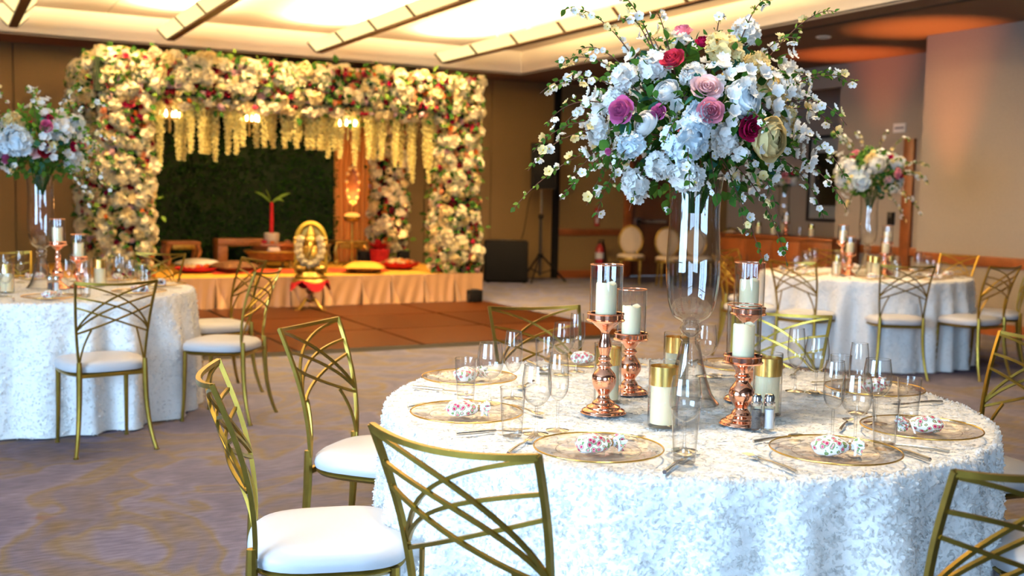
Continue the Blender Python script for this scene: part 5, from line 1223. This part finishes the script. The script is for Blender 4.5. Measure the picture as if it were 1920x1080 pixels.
MB().bevbox(-.03, .03, -.10, .03, .49, .52, .005).bevbox(-.015, .015, -.13, .02, .54, .56, .004).build('handle', M['black'], t); MB().tube(bez3((.03, 0, .5), (.13, 0, .5), (.12, 0, .2), (.08, -.01, .12), 10), .012, 6).build('hose', M['black'], t)
t = thing('extinguisher_sign', 'small red sign on the back wall above the fire extinguisher', 'sign', (10.42, 16.185, .93)); MB().bevbox(-.045, .045, -.008, .004, 0, .32, .003).build('plate', M['fire'], t); MB().box(-.025, .025, -.0095, -.008, .05, .15).box(-.03, .03, -.0095, -.008, .2, .26).build('symbol', M['paper'], t, smooth=0)

def oval_chair_parts():
    P = []; n = 32; a_ = np.arange(n)*2*PI/n
    def back_xyz(k, dy): return np.stack([.205*k*np.cos(a_), .20+.10*(.27+.27*k*np.sin(a_))+dy, .72+.255*k*np.sin(a_)], 1)
    P.append(('back_cushion', MB().grid(np.stack([back_xyz(.90, .012), back_xyz(.88, -.012), back_xyz(.6, -.026), back_xyz(.01, -.03)], 1), 0, cu=True).grid(np.stack([back_xyz(.01, .03), back_xyz(.6, .026), back_xyz(.88, .014), back_xyz(.90, .012)], 1), 0, cu=True).mesh('back_cushion', M['ovalfab'], 180)))
    c_ = back_xyz(.95, 0); P.append(('back_frame', MB().tube(np.concatenate([c_, c_[:1]]), .018, 8).mesh('back_frame', M['oldgold'], 180)))
    P.append(('seat_cushion', MB().lathe([(.20, .44), (.235, .455), (.235, .475), (.20, .50), (.1, .51), (.001, .512)], 28).mesh('seat_cushion', M['ovalfab'], 60)))
    P.append(('seat_frame', MB().lathe([(.20, .40), (.235, .40), (.24, .42), (.235, .445), (.20, .445)], 28).mesh('seat_frame', M['oldgold'], 60)))
    for s_ in (-1, 1):
        P.append(('leg', MB().lathe([(.012, 0), (.014, .06), (.022, .3), (.026, .34), (.02, .36), (.028, .41)], 10, (s_*.16, -.15, 0)).mesh('leg', M['oldgold'])))
        P.append(('leg', MB().tube([(s_*.15, .16, .42), (s_*.155, .19, .2), (s_*.16, .25, 0.004)], [.024, .02, .014], 8).mesh('leg', M['oldgold'])))
        P.append(('back_support', MB().tube([(s_*.12, .18, .43), (s_*.11, .205, .51)], .015, 7).mesh('back_support', M['oldgold'])))
    return P
OV = oval_chair_parts()
for x, y, rz, L in [(10.25, 14.85, .05, 'leftmost gold oval-back chair, mostly hidden behind its neighbour by the door'), (10.52, 14.12, -.12, 'gold oval-back chair with cream padding left of the tall vase'), (11.02, 14.0, -.2, 'gold oval-back chair seen through the tall vase'), (11.62, 13.75, -.35, 'gold oval-back chair with cream padding right of the tall vase')]:
    put(OV, 'oval_back_chair', L, 'chair', (x, y, 0), -rz-.55, 'oval back chairs by the door')

t = thing('sideboard', 'long wooden sideboard along the opening behind the right table', 'sideboard', (10.72, 10.75, 0))
MB().bevbox(0, .52, 0, 2.35, .08, .88, .008).build('carcass', M['wood'], t); MB().bevbox(-.03, .54, -.03, 2.38, .88, .93, .01).build('worktop', M['wood'], t); MB().box(.04, .5, .03, 2.3, 0, .08).build('plinth', M['wood_d'], t)
for k in range(4):
    dr = MB().bevbox(-.018, .004, .03+.575*k, .575+.575*k, .12, .85, .006).build('door', M['wood'], t); MB().tube([(-.03, .52+.575*k if k % 2 == 0 else .09+.575*k, .5), (-.03, .52+.575*k if k % 2 == 0 else .09+.575*k, .62)], .008, 6).build('handle', M['chrome'], dr)
put(CYL, 'cylinder_candle', 'gold banded cylinder candle at the left end of the sideboard', 'candle', (11.0, 12.55, .93)); put(CYL, 'cylinder_candle', 'glass cylinder candle in the middle of the sideboard', 'candle', (10.98, 12.2, .93))
put(CH_S, 'candle_holder', 'rose gold candle holder on the sideboard', 'candle holder', (11.0, 11.95, .93)); put(TUM, 'tumbler', 'glass tumbler on the sideboard left of its right end', 'glass', (10.98, 11.65, .93)); put(CYL, 'cylinder_candle', 'glass cylinder candle at the right end of the sideboard', 'candle', (10.97, 11.4, .93))
put(VASE, 'tall_vase', 'tall glass vase on the sideboard under the small pink arrangement', 'vase', (11.04, 12.06, .93), 0)
arrangement((11.04, 12.06, .93+.70), .16, 'small arrangement with pink roses on the sideboard before the framed picture', 41, [(-.05, .02, .16, 'rose', 'pink', .05), (.06, .05, .14, 'rose', 'crimson', .045), (.0, -.05, .17, 'rose', 'lpink', .05), (.1, -.06, .12, 'hydrangea', 'white', .06), (-.12, .08, .08, 'rose', 'pink', .05), (-.1, -.06, .1, 'hydrangea', 'white', .05)], [(-.3, -.2, .1), (-.25, -.35, .05), (.2, .1, .1)], 4, 40, 50, (.2, .15, .17), 60, None, 1.2)
t = thing('wall_picture', 'framed dark picture with pale mat on the far grey wall', 'picture', (13.39, 13.6, 1.85))
MB().bevbox(-.04, 0, -.43, -.38, -.75, .72, .006).bevbox(-.04, 0, .38, .43, -.75, .72, .006).bevbox(-.04, 0, -.43, .43, .67, .72, .006).bevbox(-.04, 0, -.43, .43, -.75, -.70, .006).build('frame', M['navy'], t)
MB().box(-.012, 0, -.38, .38, -.70, .67).build('mat_board', M['paper'], t, smooth=0); MB().box(-.016, -.012, -.27, .27, -.48, .43).build('print', M['hedge_b'], t, smooth=0); MB().box(-.024, -.022, -.38, .38, -.70, .67).build('glazing', M['glass'], t, smooth=0)
t = thing('wall_sign', 'small white sign with dark print on the recessed wall', 'sign', (REC-.004, 10.09, 2.37)); MB().box(-.008, .004, 0, .2, 0, .12).build('plate', M['paper'], t, smooth=0)
mb = MB()
for k in range(6): mb.box(-.0095, -.008, .025+.026*k, .043+.026*k, .045, .075)
mb.build('print', M['ink'], t, smooth=0)
t = thing('wall_phone', 'small dark wall intercom on the recessed wall beside the wood trim', 'intercom', (REC-.004, 10.2, 1.14)); MB().bevbox(-.05, .004, 0, .09, 0, .17, .006).build('housing', M['black'], t); MB().bevbox(-.056, -.05, .015, .075, .1, .155, .002).build('screen', M['blackm'], t)
